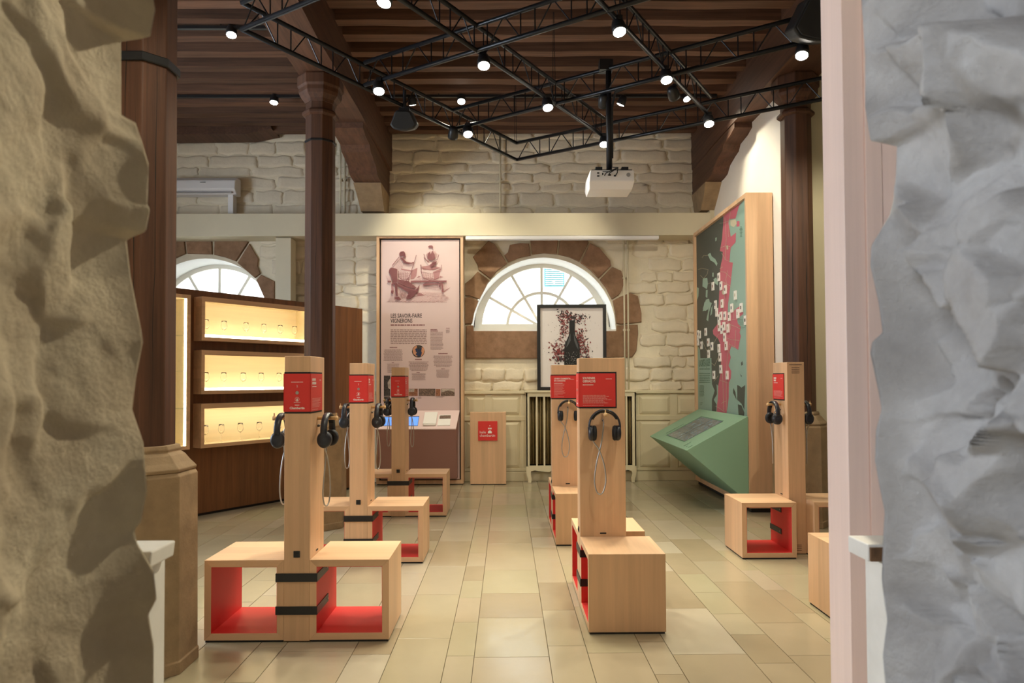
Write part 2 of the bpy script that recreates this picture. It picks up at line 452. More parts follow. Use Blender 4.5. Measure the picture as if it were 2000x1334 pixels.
# other walls
tag(MB().box(-6.8, -6.5, -3.0, 3.2, -.2, 5.6).box(-6.8, -6.5, 6.0, 10.6, -.2, 5.6).box(-6.8, -6.5, 3.2, 6.0, -.2, 1.2).box(-6.8, -6.5, 3.2, 6.0, 3.4, 5.6)
    .build('wall_left', 'limewash'), 'limewashed side wall of the hall', 'wall', None, 'structure')
w3 = thing('window_3', (-6.65, 4.6, 1.2), 'tall side window of the hall', 'window', None, 0, 'structure')
m = MB()
for y in (3.2, 3.85, 4.55, 5.25, 5.92): m.box(-6.7, -6.6, y, y+.08, 1.2, 3.4)
m.box(-6.7, -6.6, 3.2, 6.0, 1.2, 1.28).box(-6.7, -6.6, 3.2, 6.0, 3.32, 3.4).build('window_frame', 'window_paint', w3, True)
for y in (3.28, 3.93, 4.63, 5.33): MB().box(-6.655, -6.65, y, y+.6, 1.28, 3.32).build('pane', 'window_glass', w3, True)
wr = MB().box(XR, XR+.25, 6.87, YB, 0, 5.6)
tag(wr.build('wall_right', 'white_plaster'), 'smooth white plaster wall behind the map panel', 'wall', None, 'structure')
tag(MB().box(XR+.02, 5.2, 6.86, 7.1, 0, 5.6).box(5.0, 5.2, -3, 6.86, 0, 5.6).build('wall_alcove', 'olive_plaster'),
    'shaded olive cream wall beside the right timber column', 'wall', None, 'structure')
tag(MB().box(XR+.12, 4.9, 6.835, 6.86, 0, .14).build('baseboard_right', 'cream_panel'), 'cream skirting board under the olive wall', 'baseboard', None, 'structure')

# ---- lunette windows
def lunette(idx, cx, zs, r, label):
    w = thing('window_%d' % idx, (cx, YB, zs), label, 'window', None, 0, 'structure')
    yw = .46; N = 40
    arc = lambda rr, y, n=N: [(rr*math.cos(math.pi*k/n), y, rr*math.sin(math.pi*k/n)) for k in range(n+1)]
    m = MB(); A, B = arc(r, -.004), arc(r*.985, .62); n = N+1
    m.add(A+B, [(i, i+1, n+i+1, n+i) for i in range(N)]); m.build('reveal', 'reveal_white', w, smooth=True)
    MB().box(-r, r, -.004, .62, -.05, 0).build('sill', 'reveal_white', w)
    def ring(m, r0, r1, y0, y1, a0=0, a1=math.pi, n=N):
        for k in range(n):
            t0, t1 = a0+(a1-a0)*k/n, a0+(a1-a0)*(k+1)/n
            P = lambda rr, t, y: (rr*math.cos(t), y, rr*math.sin(t)+.07)
            m.add([P(r0, t0, y0), P(r1, t0, y0), P(r1, t1, y0), P(r0, t1, y0), P(r0, t0, y1), P(r1, t0, y1), P(r1, t1, y1), P(r0, t1, y1)],
                  [(0, 1, 2, 3), (7, 6, 5, 4), (1, 5, 6, 2), (0, 3, 7, 4)])
    ro, rg, ri = r*.985, r*.865, r*.50
    m = MB(); ring(m, rg, ro, yw, yw+.07); m.box(-ro, ro, yw-.004, yw+.066, -.01, .12); m.build('window_frame', 'window_paint', w)
    m = MB(); ring(m, r*.972, r*.99, yw-.004, yw); m.build('frame_gap', 'joint_dark', w)
    m = MB(); ring(m, ri-.021, ri+.021, yw+.01, yw+.055); m.build('glazing_bar', 'window_paint', w)
    for k in range(1, 6):
        t = math.pi*k/6; c, s = math.cos(t), math.sin(t); h = .019
        p0, p1 = .02, rg+.01
        q = [(p0*c-h*s, p0*s+h*c), (p1*c-h*s, p1*s+h*c), (p1*c+h*s, p1*s-h*c), (p0*c+h*s, p0*s-h*c)]
        MB().prism([(a, b+.07) for a, b in q], 'y', yw+.012, yw+.05).build('glazing_bar', 'window_paint', w)
    for k in range(6):
        a0, a1 = math.pi*k/6, math.pi*(k+1)/6
        ts = [a0+(a1-a0)*j/6 for j in range(7)]
        MB().prism([(ri*math.cos(t), ri*math.sin(t)+.07) for t in ts]+[(rg*math.cos(t), rg*math.sin(t)+.07) for t in ts[::-1]], 'y', yw+.028, yw+.032).build('pane', 'window_glass', w)
        MB().prism([(0, .07)]+[(ri*math.cos(t), ri*math.sin(t)+.07) for t in ts], 'y', yw+.028, yw+.032).build('pane', 'window_glass', w)
    return w
win1 = lunette(1, *WIN[0], 'fan-shaped lunette window behind the framed bottle picture')
win2 = lunette(2, *WIN[1], 'fan-shaped lunette window above the lit display boxes')
def arch_stone(win, pts, dep, sc, ox, oy):
    P = [on_y(ox+x/sc, oy+y/sc, YB) for x, y in pts]
    c = sum(P, Vector())/len(P)
    ins = [(c + (p-c)*.985) for p in P]; top = [(c + (p-c)*.955) for p in P]
    m = MB().loft([[(p.x, YB+.01, p.z) for p in ins], [(p.x, YB-dep*.6, p.z) for p in ins], [(p.x, YB-dep, p.z) for p in top]])
    m.build('arch_stone', 'sandstone', win, True)
for p in S1: arch_stone(win1, p, .04, 5.556, 900, 450)
for p in S2: arch_stone(win2, p, .035, 3.333, 330, 380)

# ---- house across the street, seen blown out through the lunettes
hs = thing('neighbour_house', (0, 15.2, 0), 'white house front with a teal louvred shutter seen through the lunette window', 'building')
MB().box(-14, 14, 0, .4, -.5, 7.5).build('house_wall', 'facade_white', hs)
sp0 = on_y(1066, 521, 15.1); sp1 = on_y(1100, 556, 15.1)
shp = MB().box(sp0.x-.03, sp1.x+.03, 15.14, 15.19, sp1.z-.03, sp0.z+.03).build('shutter', 'shutter_teal', hs, True)
for k in range(9):
    z = sp1.z + (sp0.z-sp1.z)*k/9
    MB().box(sp0.x, sp1.x, 15.1, 15.14, z, z+.014).build('slat', 'facade_white', shp, True)
tag(MB().box(-20, 20, 10.7, 40, -.4, -.3).build('ground', 'street'), 'street paving outside the windows', 'ground', None, 'structure')

# ---- ceiling with joists and main beams
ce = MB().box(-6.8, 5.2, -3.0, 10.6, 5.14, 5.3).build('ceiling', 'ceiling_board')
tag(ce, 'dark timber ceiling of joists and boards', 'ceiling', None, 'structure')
def wobble_box(x0, x1, y0, y1, z0, z1, axis, amp, n=10, seed=1):
    r = random.Random(seed); rings = []
    for k in range(n+1):
        t = k/n; d = [r.uniform(-amp, amp) for _ in range(4)]
        if axis == 'x':
            x = x0+(x1-x0)*t
            rings.append([(x, y0+d[0], z0+d[1]), (x, y1+d[2], z0+d[1]), (x, y1+d[2], z1), (x, y0+d[0], z1)])
        else:
            y = y0+(y1-y0)*t
            rings.append([(x0+d[0], y, z0+d[1]), (x1+d[2], y, z0+d[1]), (x1+d[2], y, z1), (x0+d[0], y, z1)])
    return MB().loft(rings)
BL = (-2.05, -1.65); BR = (2.68, 3.12)
yj = 9.55; k = 0
while yj > 1.2:
    for (a, b) in ((-6.6, BL[0]), (BL[1], BR[0])):
        jw = .065 + RNG.uniform(-.01, .01)
        wobble_box(a, b, yj-jw, yj+jw, ZC-.02+RNG.uniform(-.012, .012), 5.145, 'x', .006, 12, k).build('joist', 'oak_joist', ce); k += 1
    yj -= .325 + RNG.uniform(-.012, .012)
for (a, b) in (BL, BR):
    wobble_box(a, b, .9, YB, 4.46, 5.14, 'y', .008, 16, 5+int(a)).build('beam', 'oak_beam', ce)
# wall plate on top of the back wall and the stepped bolsters under the beam ends
for s, (a, b) in enumerate((BL, BR)):
    prof = [(7.95, 4.47), (7.95, 4.40), (8.1, 4.36), (8.35, 4.34), (8.42, 4.27), (8.55, 4.25), (8.75, 4.20), (8.85, 4.12), (9.0, 4.10), (YB, 4.08), (YB, 4.47)]
    MB().prism([(y, z) for y, z in prof], 'x', a+.01, b-.03).build('bolster', 'oak_beam', ce)
    MB().loft([[(x, y, 3.79) for x, y in ((a+.03, 9.44), (b-.045, 9.44), (b-.05, YB), (a+.04, YB))],
               [(x, y, 3.95) for x, y in ((a+.02, 9.25), (b-.04, 9.25), (b-.04, YB), (a+.02, YB))],
               [(x, y, 4.09) for x, y in ((a, 9.1), (b-.03, 9.1), (b-.03, YB), (a, YB))]]).build('corbel_stone', 'sandstone_post', wall_back)
MB().prism([(-6.4, 4.84), (-6.4, 5.1), (-3.3, 5.1), (-3.25, 4.93), (-3.6, 4.86)], 'y', 9.4, 9.75).build('wall_plate', 'oak_beam', ce)

# ---- rough rubble walls of the opening the camera looks through
PL = [(300, -40), (300, 0), (303, 20), (293, 74), (236, 80), (237, 225), (265, 240), (278, 280), (290, 320), (288, 400), (293, 408), (285, 452), (247, 468), (255, 540),
      (275, 640), (279, 667), (265, 740), (258, 800), (280, 865), (287, 960), (275, 1020), (262, 1036), (268, 1060), (300, 1115), (306, 1170), (290, 1200), (300, 1260), (300, 1400)]
PR = [(1680, -40), (1685, 40), (1690, 110), (1690, 210), (1700, 275), (1752, 285), (1750, 340), (1745, 390), (1738, 420), (1702, 480), (1700, 520), (1716, 590), (1724, 650), (1704, 667),
      (1700, 690), (1715, 760), (1722, 800), (1711, 840), (1709, 900), (1718, 950), (1728, 1000), (1725, 1050), (1722, 1130), (1728, 1180), (1733, 1210), (1724, 1280), (1735, 1400)]
def reveal_wall(name, prof, sgn, xb, mat, amp, nseed, seed, sharp, rug, grad, label):
    YF, YN = 1.0, .30
    e = sorted([(on_y(px, py, YF).z, on_y(px, py, YF).x) for px, py in prof])
    ez = np.array([a for a, b in e]); ex = np.array([b for a, b in e])
    nz, ny = 430, 130
    z = np.concatenate([np.linspace(-.02, .85, 60), np.linspace(.86, 2.15, 320), np.linspace(2.17, 2.75, 50)]); nz = len(z)
    t = np.linspace(0, 1, ny)**1.25
    Zg, Tg = np.meshgrid(z, t, indexing='ij'); Yg = YF - Tg*(YF-YN)
    rs = np.random.RandomState(seed)
    wx = np.zeros_like(Zg)
    fine = np.zeros_like(Zg)
    for i in range(nz):
        for j in range(0, ny):
            P_ = Vector((Yg[i, j], z[i], seed*2.3)); fine[i, j] = .0065*noise.noise(P_*13)+.0040*noise.noise(P_*31)+.0018*noise.noise(P_*74)
            wx[i, j] = noise.noise((Yg[i, j]*9, z[i]*9, seed*3.1)) + .5*noise.noise((Yg[i, j]*22, z[i]*22, seed*1.7))
    def facets(n, am, gr, sharp_, sq):
        sy = rs.uniform(YN, YF, n).astype('f4'); sz = rs.uniform(0, 2.7, n).astype('f4'); off = (rs.uniform(-1, 1, n)*am).astype('f4')
        gy = (rs.uniform(-1, 1, n)*gr).astype('f4'); gz = (rs.uniform(-1, 1, n)*gr*1.2).astype('f4'); out = np.zeros_like(Zg)
        for i in range(nz):
            dy = (Yg[i, :, None]-sy + .02*wx[i, :, None]).astype('f4'); dz = (z[i]-sz + .03*wx[i, :, None]).astype('f4')
            D = np.sqrt(dy*dy*sq + dz*dz); Wt = np.exp(-(D-D.min(-1, keepdims=True))*sharp_); Wt /= Wt.sum(-1, keepdims=True)
            out[i] = (Wt*(off + gy*dy + gz*dz)).sum(-1)
        return out
    Hh = facets(nseed, amp, grad, sharp, 1.6) + facets(nseed*5, amp*.22, grad*.8, sharp*1.6, 1.2)
    Hh = np.clip(Hh, -amp*1.8, amp*1.5) + fine*rug
    fall = np.exp(-(YF-Yg)/.05)
    Xe = np.interp(Zg, ez, ex)
    base = xb + sgn*Hh
    X = Xe*fall + base*(1-fall)
    lim = np.abs(Xe)*Yg/YF + .004           # stay behind the broken edge
    X = np.sign(xb)*np.maximum(np.abs(X), lim*.985*(1-.0*fall))
    vs = np.stack([X, Yg, Zg], -1).reshape(-1, 3).tolist(); fs = []
    for i in range(nz-1):
        for j in range(ny-1):
            a = i*ny+j; fs.append((a, a+1, a+ny+1, a+ny))
    n0 = len(vs); xo = -6.7 if xb < 0 else 5.1
    for i in range(nz): vs.append((xo, YF+.02, z[i])); vs.append((xo, YN, z[i]))
    for i in range(nz-1):
        fs.append((i*ny, (i+1)*ny, n0+2*(i+1), n0+2*i)); fs.append((i*ny+ny-1, (i+1)*ny+ny-1, n0+2*(i+1)+1, n0+2*i+1))
    o = MB().add(vs, fs).build(name, mat, smooth=True)
    tag(o, label, 'wall', None, 'structure')
reveal_wall('wall_front_left', PL, -1, -.575, 'rubble_left', .014, 46, 4, 90.0, .75, .22, 'warm-lit rough rubble wall end on the display shelf side of the opening')
reveal_wall('wall_front_right', PR, 1, .62, 'rubble_right', .050, 95, 23, 380.0, .9, .70, 'grey-white jagged rubble wall end beside the pink timber jamb')
tag(MB().box(-6.7, 5.1, .3, 1.02, 2.7, 5.3).build('wall_front', 'limewash'), 'wall above the opening', 'wall', None, 'structure')
tag(MB().box(-6.7, 5.1, -3.1, -3.0, -.2, 5.3).build('wall_lobby', 'white_plaster'), 'lobby wall behind the opening', 'wall', None, 'structure')

# ---- low white partitions with ledges just behind the opening, and the pink timber jamb
lp = thing('low_partition', (-1.1, 1.5, 0), 'white low partition with ledge in front of the stone pedestal', 'partition')
MB().box(-1.9, -.775, 1.47, 1.56, 0, 1.045).build('panel', 'sill_white', lp, True)
MB().loft([[(-1.9, 1.45, 1.05), (-.752, 1.45, 1.045), (-.752, 1.555, 1.045), (-1.9, 1.555, 1.05)],
           [(-1.9, 1.45, 1.08), (-.748, 1.45, 1.08), (-.748, 1.555, 1.08), (-1.9, 1.555, 1.08)]]).build('ledge', 'sill_white', lp, True, bevel=.004)
lp = thing('low_partition', (1.1, 1.5, 0), 'white low partition with chipped ledge in front of the pink jamb', 'partition')
MB().box(.815, 1.9, 1.475, 1.56, 0, 1.035).build('panel', 'sill_white', lp, True)
lg = MB().loft([[(.773, 1.468, 1.045), (1.9, 1.468, 1.04), (1.9, 1.555, 1.04), (.773, 1.555, 1.045)],
           [(.773, 1.468, 1.082), (1.9, 1.468, 1.082), (1.9, 1.555, 1.082), (.773, 1.555, 1.082)]]).build('ledge', 'sill_white', lp, True, bevel=.003)
tag(MB().box(.776, 1.5, 1.462, 1.469, 1.047, 1.076).build('broken_edge', 'raw_wood', lp, True), 'bare brown broken wood edge')
jb = thing('timber_jamb', (.95, 1.8, 0), 'tall pinkish pale beech jamb standing beside the grey rubble wall', 'door frame')
MB().box(.891, .946, 1.782, 1.9, 0, 3.2).build('edge_board', 'beech_pale', jb, True, bevel=.002)
MB().box(.946, .99, 1.776, 1.9, 0, 3.2).build('stop_board', 'beech_pale', jb, True, bevel=.002)
MB().box(.99, 1.3, 1.782, 1.9, 0, 3.2).build('lining_board', 'beech_pale', jb, True, bevel=.002)

# ---- cream fascia beam, its post, the screen cassette, wainscot
YF_ = 9.42
tr = MB().box(-6.4, bx(1392, YF_), YF_, 9.78, bz(460, YF_), bz(416, YF_)).build('trim_1', 'cream_paint', bevel=.004)
tag(tr, 'long cream boxed beam crossing the stone wall', 'beam', None, 'structure')
MB().box(bx(1391, YF_), XR, YF_+.02, 9.78, bz(460, YF_), bz(402, YF_)).build('end_block', 'cream_paint', tr)
MB().box(bx(537, YF_+.05), bx(567, YF_+.05), YF_+.05, 9.7, 0, bz(462, YF_)).build('post', 'cream_paint', tr)
sc_ = thing('projection_screen', (1.0, 9.4, bz(466, 9.4)), 'white roll-up screen cassette under the cream beam', 'screen')
MB().box(bx(910, 9.36), bx(1289, 9.36), 9.33, 9.41, bz(468.5, 9.36), bz(461.5, 9.36)).build('cassette', 'appliance_white', sc_, True, bevel=.008)
MB().box(bx(912, 9.36), bx(1287, 9.36), 9.35, 9.36, bz(469.5, 9.36), bz(467.5, 9.36)).build('hem_bar', 'appliance_white', sc_, True)
wn = MB().box(-2.0, 2.9, 9.74, 9.79, 0, bz(764)).build('trim_2', 'cream_panel')
tag(wn, 'cream wainscot of raised panels along the stone wall', 'wainscot', None, 'structure')
MB().box(-2.0, 2.9, 9.70, 9.79, bz(769), bz(763)).build('cap_rail', 'cream_panel', wn, bevel=.006)
MB().box(-2.0, 2.9, 9.715, 9.74, 0, bz(920)).build('plinth', 'cream_panel', wn, bevel=.006)
def wpanel(a, b, t, u):
    x0, x1, z0, z1 = bx(a), bx(b), bz(u), bz(t); e = .035
    MB().loft([[(x0, 9.742, z0), (x1, 9.742, z0), (x1, 9.742, z1), (x0, 9.742, z1)], [(x0+.004, 9.73, z0+.004), (x1-.004, 9.73, z0+.004), (x1-.004, 9.73, z1-.004), (x0+.004, 9.73, z1-.004)],
               [(x0+e, 9.718, z0+e), (x1-e, 9.718, z0+e), (x1-e, 9.718, z1-e), (x0+e, 9.718, z1-e)]]).build('raised_panel', 'cream_panel', wn)
for a, b in ((912, 948), (960, 1014), (1247, 1305), (1321, 1385)):
    wpanel(a, b, 775, 809); wpanel(a, b, 824, 912)
for a, b in ((947, 961), (1017, 1030), (1306, 1320)):
    MB().box(bx(a), bx(b), 9.722, 9.742, bz(918), bz(771)).build('stile', 'cream_panel', wn, bevel=.004)
for t, u in ((812, 821), (914, 919)):
    MB().box(-1.0, 2.88, 9.718, 9.742, bz(u), bz(t)).build('rail', 'cream_panel', wn, bevel=.004)

# ================================================================== COLUMNS
def octa(r, z, rot=math.pi/8): return [(r/math.cos(math.pi/8)*math.cos(rot+k*math.pi/4), r/math.cos(math.pi/8)*math.sin(rot+k*math.pi/4), z) for k in range(8)]
def column(x, y, label):
    c = thing('timber_column', (x, y, 0), label, 'column')
    MB().loft([octa(.25, 0), octa(.25, .06), octa(.245, .065), octa(.24, .965), octa(.228, .985)]).build('pedestal', 'sandstone_post', c, bevel=.006)
    MB().loft([octa(.232, .985), octa(.236, 1.0), octa(.224, 1.015), octa(.21, 1.03), octa(.185, 1.065), octa(.165, 1.08), octa(.168, 1.095), octa(.16, 1.115)]).build('moulding', 'sandstone_post', c, bevel=.004)
    MB().loft([octa(.142, 1.11), octa(.138, 2.6), octa(.134, 4.2)]).build('shaft', 'oak_post', c, bevel=.006)
    MB().loft([octa(.140, 4.06), octa(.165, 4.075), octa(.165, 4.10), octa(.142, 4.125)]).build('collar', 'oak_post', c, bevel=.004)
    MB().loft([octa(.142, 4.19), octa(.150, 4.22), octa(.185, 4.26), octa(.195, 4.29), octa(.195, 4.33), octa(.21, 4.35), octa(.21, 4.44), octa(.20, 4.462)]).build('capital', 'oak_post', c, bevel=.004)
    return c
c1 = column(-1.86, 3.5, 'dark octagonal timber column on stone pedestal beside the lit display boxes, metal strap on shaft')
MB().loft([octa(.146, 3.03), octa(.150, 3.035), octa(.150, 3.07), octa(.146, 3.075)]).build('strap', 'black_metal', c1)
c2 = column(-1.86, 6.8, 'dark octagonal timber column rising between the display boxes and the pink panel')
MB().loft([octa(.138, 3.80), octa(.142, 3.805), octa(.142, 3.82), octa(.138, 3.825)]).build('strap', 'black_metal', c2)
c3 = column(2.92, 6.8, 'dark octagonal timber column beside the map panel and the olive wall')

def crack(c, face, off, z0, z1, w, seed):
    """long drying crack along one face of a shaft"""
    r = random.Random(seed); a = -math.pi/2 + face*math.pi/4; n = Vector((math.cos(a), math.sin(a), 0)); t = Vector((-math.sin(a), math.cos(a), 0)); L, Rr = [], []
    for k in range(15):
        f = k/14; z = z0+(z1-z0)*f; rr = .1425-.0022*(z-1.1)/.99*1.0; o = off+r.uniform(-.004, .004)+.012*f; h = w*math.sin(math.pi*min(.97, max(.03, f)))*r.uniform(.5, 1.2)
        b = n*(rr+.0015); L.append(b+t*(o-h)+Vector((0, 0, z))); Rr.append(b+t*(o+h)+Vector((0, 0, z)))
    MB().poly(L+Rr[::-1]).build('drying_crack', 'dark_void', c)
crack(c1, 0, .02, 1.3, 2.9, .0022, 1); crack(c1, 0, -.03, 2.0, 4.0, .0018, 2); crack(c1, 1, .0, 1.2, 3.4, .0022, 3)
crack(c2, 0, -.01, 1.6, 3.6, .002, 4); crack(c3, 0, .02, 1.4, 3.0, .005, 5); crack(c3, -1, .0, 1.6, 3.4, .004, 6)

# ================================================================== DISPLAY UNIT
ANG = math.atan2(.8211, .5707)
du = thing('display_wall', (-3.3, 7.3, 0), 'dark brown wood partition carrying lit beech display boxes', 'partition', None, ANG)
ZB = [(.735, 1.20), (1.30, 1.765), (1.865, 2.33)]; U0, U1 = -.043, 1.36; T0, T1 = -.95, -.165
m = MB(); D = .25; TOPZ = 2.41
m.box(-2.3, T0, 0, D, .03, TOPZ).box(T1, U0, 0, D, .03, TOPZ).box(U1, 2.15, 0, D, .03, TOPZ)
m.box(T0, T1, 0, D, .03, ZB[0][0]).box(T0, T1, 0, D, ZB[2][1], TOPZ)
zz = [.03]+[q for p in ZB for q in p]+[TOPZ]
for a, b in zip(zz[::2], zz[1::2]): m.box(U0, U1, 0, D, a, b)
m.build('panel', 'walnut', du)
MB().box(2.15, 2.378, .02, D, .03, TOPZ).build('end_panel', 'walnut', du)
MB().box(-2.3, 2.37, .03, D-.01, 0, .03).build('kick_board', 'black_matte', du)
def lit_box(u0, u1, z0, z1, label, tall=False):
    p = du.matrix_basis @ Vector(((u0+u1)/2, 0, z0))
    b = thing('display_box', p, label, 'display box', 'lit beech display boxes' , ANG)
    h = (u1-u0)/2; H = z1-z0; t = .036; y0, y1 = -.15, .06
    q = [[(-h, y, 0), (h, y, 0), (h, y, H), (-h, y, H)] for y in (y0, y1)]
    i = [[(-h+t, y, t), (h-t, y, t), (h-t, y, H-t), (-h+t, y, H-t)] for y in (y0, y1)]
    MB().loft([i[1], q[1], q[0], i[0], i[1]], False).build('frame', 'beech_deep' if tall else 'beech_across', b)
    MB().box(-h+.002, h-.002, y1, y1+.015, .002, H-.002).build('back_panel', 'beech_lit', b)
    e = .003; li = [[(-h+t+e, y, t+e), (h-t-e, y, t+e), (h-t-e, y, H-t-e), (-h+t+e, y, H-t-e)] for y in (y0+.004, y1)]; lj = [[(-h+t, y, t), (h-t, y, t), (h-t, y, H-t), (-h+t, y, H-t)] for y in (y0+.004, y1)]
    MB().loft([lj[0], li[0], li[1], lj[1]], False).build('lit_lining', 'beech_lit', b)  # thin inner faces added in the paler tone so the box looks brighter lit
    if tall:
        MB().box(h-t-.016, h-t, y0+.012, y0+.03, t, H-t).build('light_strip', 'led_warm', b)
        for zq in (.42, .80, 1.17): MB().box(-h+t, h-t-.02, y0+.03, y1, zq, zq+.006).build('glass_shelf', 'shelf_glass', b)
    else:
        if z0 > 1.25: MB().box(-h+t+.004, h-t-.004, y0+.006, y0+.016, t+.003, t+.030).build('light_strip', 'led_warm', b)
        MB().box(-h+t+.004, h-t-.004, y0+.006, y0+(.018 if z0 > 1.25 else .06), H-t-.012, H-t-.003).build('light_strip', 'led_warm', b)
        MB().box(-h+t, h-t, y0, y0+.005, H-t-.016, H-t).build('light_lip', 'beech_across', b)
    return b
lit_box(T0, T1, ZB[0][0], ZB[2][1], 'tall warm-lit beech niche with glass shelves beside the stacked display boxes', True)
LB = [lit_box(U0, U1, ZB[k][0], ZB[k][1], lab) for k, lab in enumerate(('lowest warm-lit wide beech display box', 'middle warm-lit wide beech display box', 'topmost warm-lit wide beech display box'))]
GP = [(.034, 0), (.034, .002), (.006, .006), (.0035, .012), (.0035, .085), (.008, .092), (.024, .108), (.033, .128), (.034, .142), (.029, .17), (.0255, .195), (.0245, .195), (.028, .17), (.0325, .142), (.0315, .129), (.022, .11), (.004, .097)]
def wine_glass(loc, label, group):
    g = thing('wine_glass', loc, label, 'wine glass', group)
    MB().lathe(GP[:6], 20).build('stem', 'wine_glass', g, smooth=True)
    MB().lathe(GP[5:], 20).build('bowl', 'wine_glass', g, smooth=True)
    return g
g0 = None
for k, row in enumerate(((402, 433, 470, 507, 545), (402, 437, 475, 510, 545, 575), (402, 437, 480, 515, 547, 575))):
    lab = 'clear stemmed tasting glass in the %s lit display box' % ('lowest', 'middle', 'topmost')[k]; gr = 'tasting glasses in the %s display box' % ('lowest', 'middle', 'topmost')[k]
    for px in row:
        X0 = du.matrix_basis @ Vector((0, -.045, 0)); d = ray(px, 742); q = d.x/d.y
        u = (q*X0.y - X0.x)/(.5707 - q*.8211)
        p = du.matrix_basis @ Vector((u, -.045, ZB[k][0]+.037))
        if g0 is None: g = g0 = wine_glass(p, lab, gr)
        else: g = copy_tree(g0)
        g.location = p; tag(g, lab, 'wine glass', gr)

# ================================================================== LISTENING POSTS
CW, CDp, CH = .071, .29, 1.575
BW, BD, BH, BT = .437, .437, .45, .038
def make_post():
    t = thing('listening_post', (0, 0, 0), 'x', 'listening post', 'beech listening posts')
    MB().box(-CW, CW, 0, CDp, .006, CH).build('column', 'beech_upright', t, bevel=.0025)
    MB().box(-CW-.0012, CW+.0012, -.0012, .237, 1.256, 1.486).build('shadow_gap', 'black_matte', t)
    for sx in (1, -1):
        a, b = (CW, CW+BW) if sx > 0 else (-CW-BW, -CW)
        z0, z1 = .012, BH; i0, i1, k0, k1 = a+BT, b-BT, z0+BT, z1-BT
        o = [[(a, y, z0), (b, y, z0), (b, y, z1), (a, y, z1)] for y in (0, BD)]
        i = [[(i0, y, k0), (i1, y, k0), (i1, y, k1), (i0, y, k1)] for y in (0, BD)]
        # four mitred boards
        def board(c0, c1, mat, nm):
            return MB().loft([[o[y][c0], o[y][c1], i[y][c1], i[y][c0]] for y in (0, 1)]).build(nm, mat, t, bevel=.0015)
        bx_ = board(3, 2, 'board_across', 'seat_top'); board(0, 1, 'board_across', 'seat_base'); board(0, 3, 'board_upright', 'seat_side'); board(1, 2, 'board_upright', 'seat_side')
        lin = MB(); e = .0016
        r = [[(i0+e, y, k0+e), (i1-e, y, k0+e), (i1-e, y, k1-e), (i0+e, y, k1-e)] for y in (.0015, BD-.0015)]
        rr = [[(i0, y, k0), (i1, y, k0), (i1, y, k1), (i0, y, k1)] for y in (.0015, BD-.0015)]
        lin.loft([r[0], r[1], rr[1], rr[0], r[0]], False).build('red_lining', 'red_paint', bx_)
        MB().box(a+.006, b-.006, .006, BD-.006, 0, .012).build('plinth', 'black_matte', bx_)
    for z in (.331, .151):
        s = MB().box(-.115, .115, -.006, -.0005, z, z+.045)
        for sx in (1, -1):
            xi = sx*(CW+BT); xo = sx*(CW+BT+.0055); lo, hi = min(xi, xo), max(xi, xo)
            s.box(lo, hi, -.006, .235, z, z+.045)
        st = s.build('strap', 'black_metal', t)
        for sx in (1, -1):
            MB().lathe([(.0, 0), (.006, 0), (.006, .003), (0, .003)], 8, (sx*(CW+BT+.005), .21, z+.022), 'x').build('screw', 'steel_cable', st)
    jp = MB().box(-.018, .018, -.004, 0, .463, .499).build('jack_plate', 'black_metal', t, bevel=.002)
    MB().lathe([(.004, 0), (.009, 0), (.009, -.003), (.004, -.003)], 14, (0, -.004, .481), 'y').build('jack_ring', 'black_matte', jp)
    for sx in (1, -1):
        MB().box(min(sx*CW, sx*(CW+.0012)), max(sx*CW, sx*(CW+.0012)), .125, .165, .466, .475).build('cable_slot', 'black_matte', t)
        pg = MB().lathe([(.0, 0), (.010, .0), (.010, .098), (.013, .1), (.013, .115), (.0, .116)], 14, (sx*CW, .15, 1.222), 'x' if sx > 0 else 'x')
        if sx < 0: pg.v = [(-CW-(q[0]+CW), q[1], q[2]) for q in pg.v]
        pgo = pg.build('peg', 'brass_wood', t, smooth=True)
        MB().tube([(sx*(CW+.107), .15, 1.23), (sx*(CW+.107), .15, 1.252)], .004, 8).build('peg_pin', 'brass_wood', pgo)
        MB().tube([(sx*CW, .148, 1.178), (sx*(CW+.012), .148, 1.178)], .006, 8).build('socket', 'black_metal', t)
    # vents of the rear face
    v = MB().box(-.052, .052, CDp, CDp+.001, CH-.024, CH-.020)
    for k in range(4): v.box(-.032, .032, CDp, CDp+.001, CH-.047-.0145*k, CH-.043-.0145*k)
    for k in range(4): v.box(-.03, .03, CDp, CDp+.001, .03+.0145*k, .034+.0145*k)
    v.build('vent_slots', 'ink_dark', t)
    m = MB(); y0, y1, z0, z1 = -.0045, .229, 1.266, 1.477
    q = lambda x, ya, z: (x, ya, z)
    m.box(-CW-.0045, CW+.0045, y0, -.0005, z0, z1).box(CW+.0005, CW+.0045, y0, y1, z0, z1).box(-CW-.0045, -CW-.0005, y0, y1, z0, z1)
    m.build('sign_wrap', 'red_paint', t)
    return t
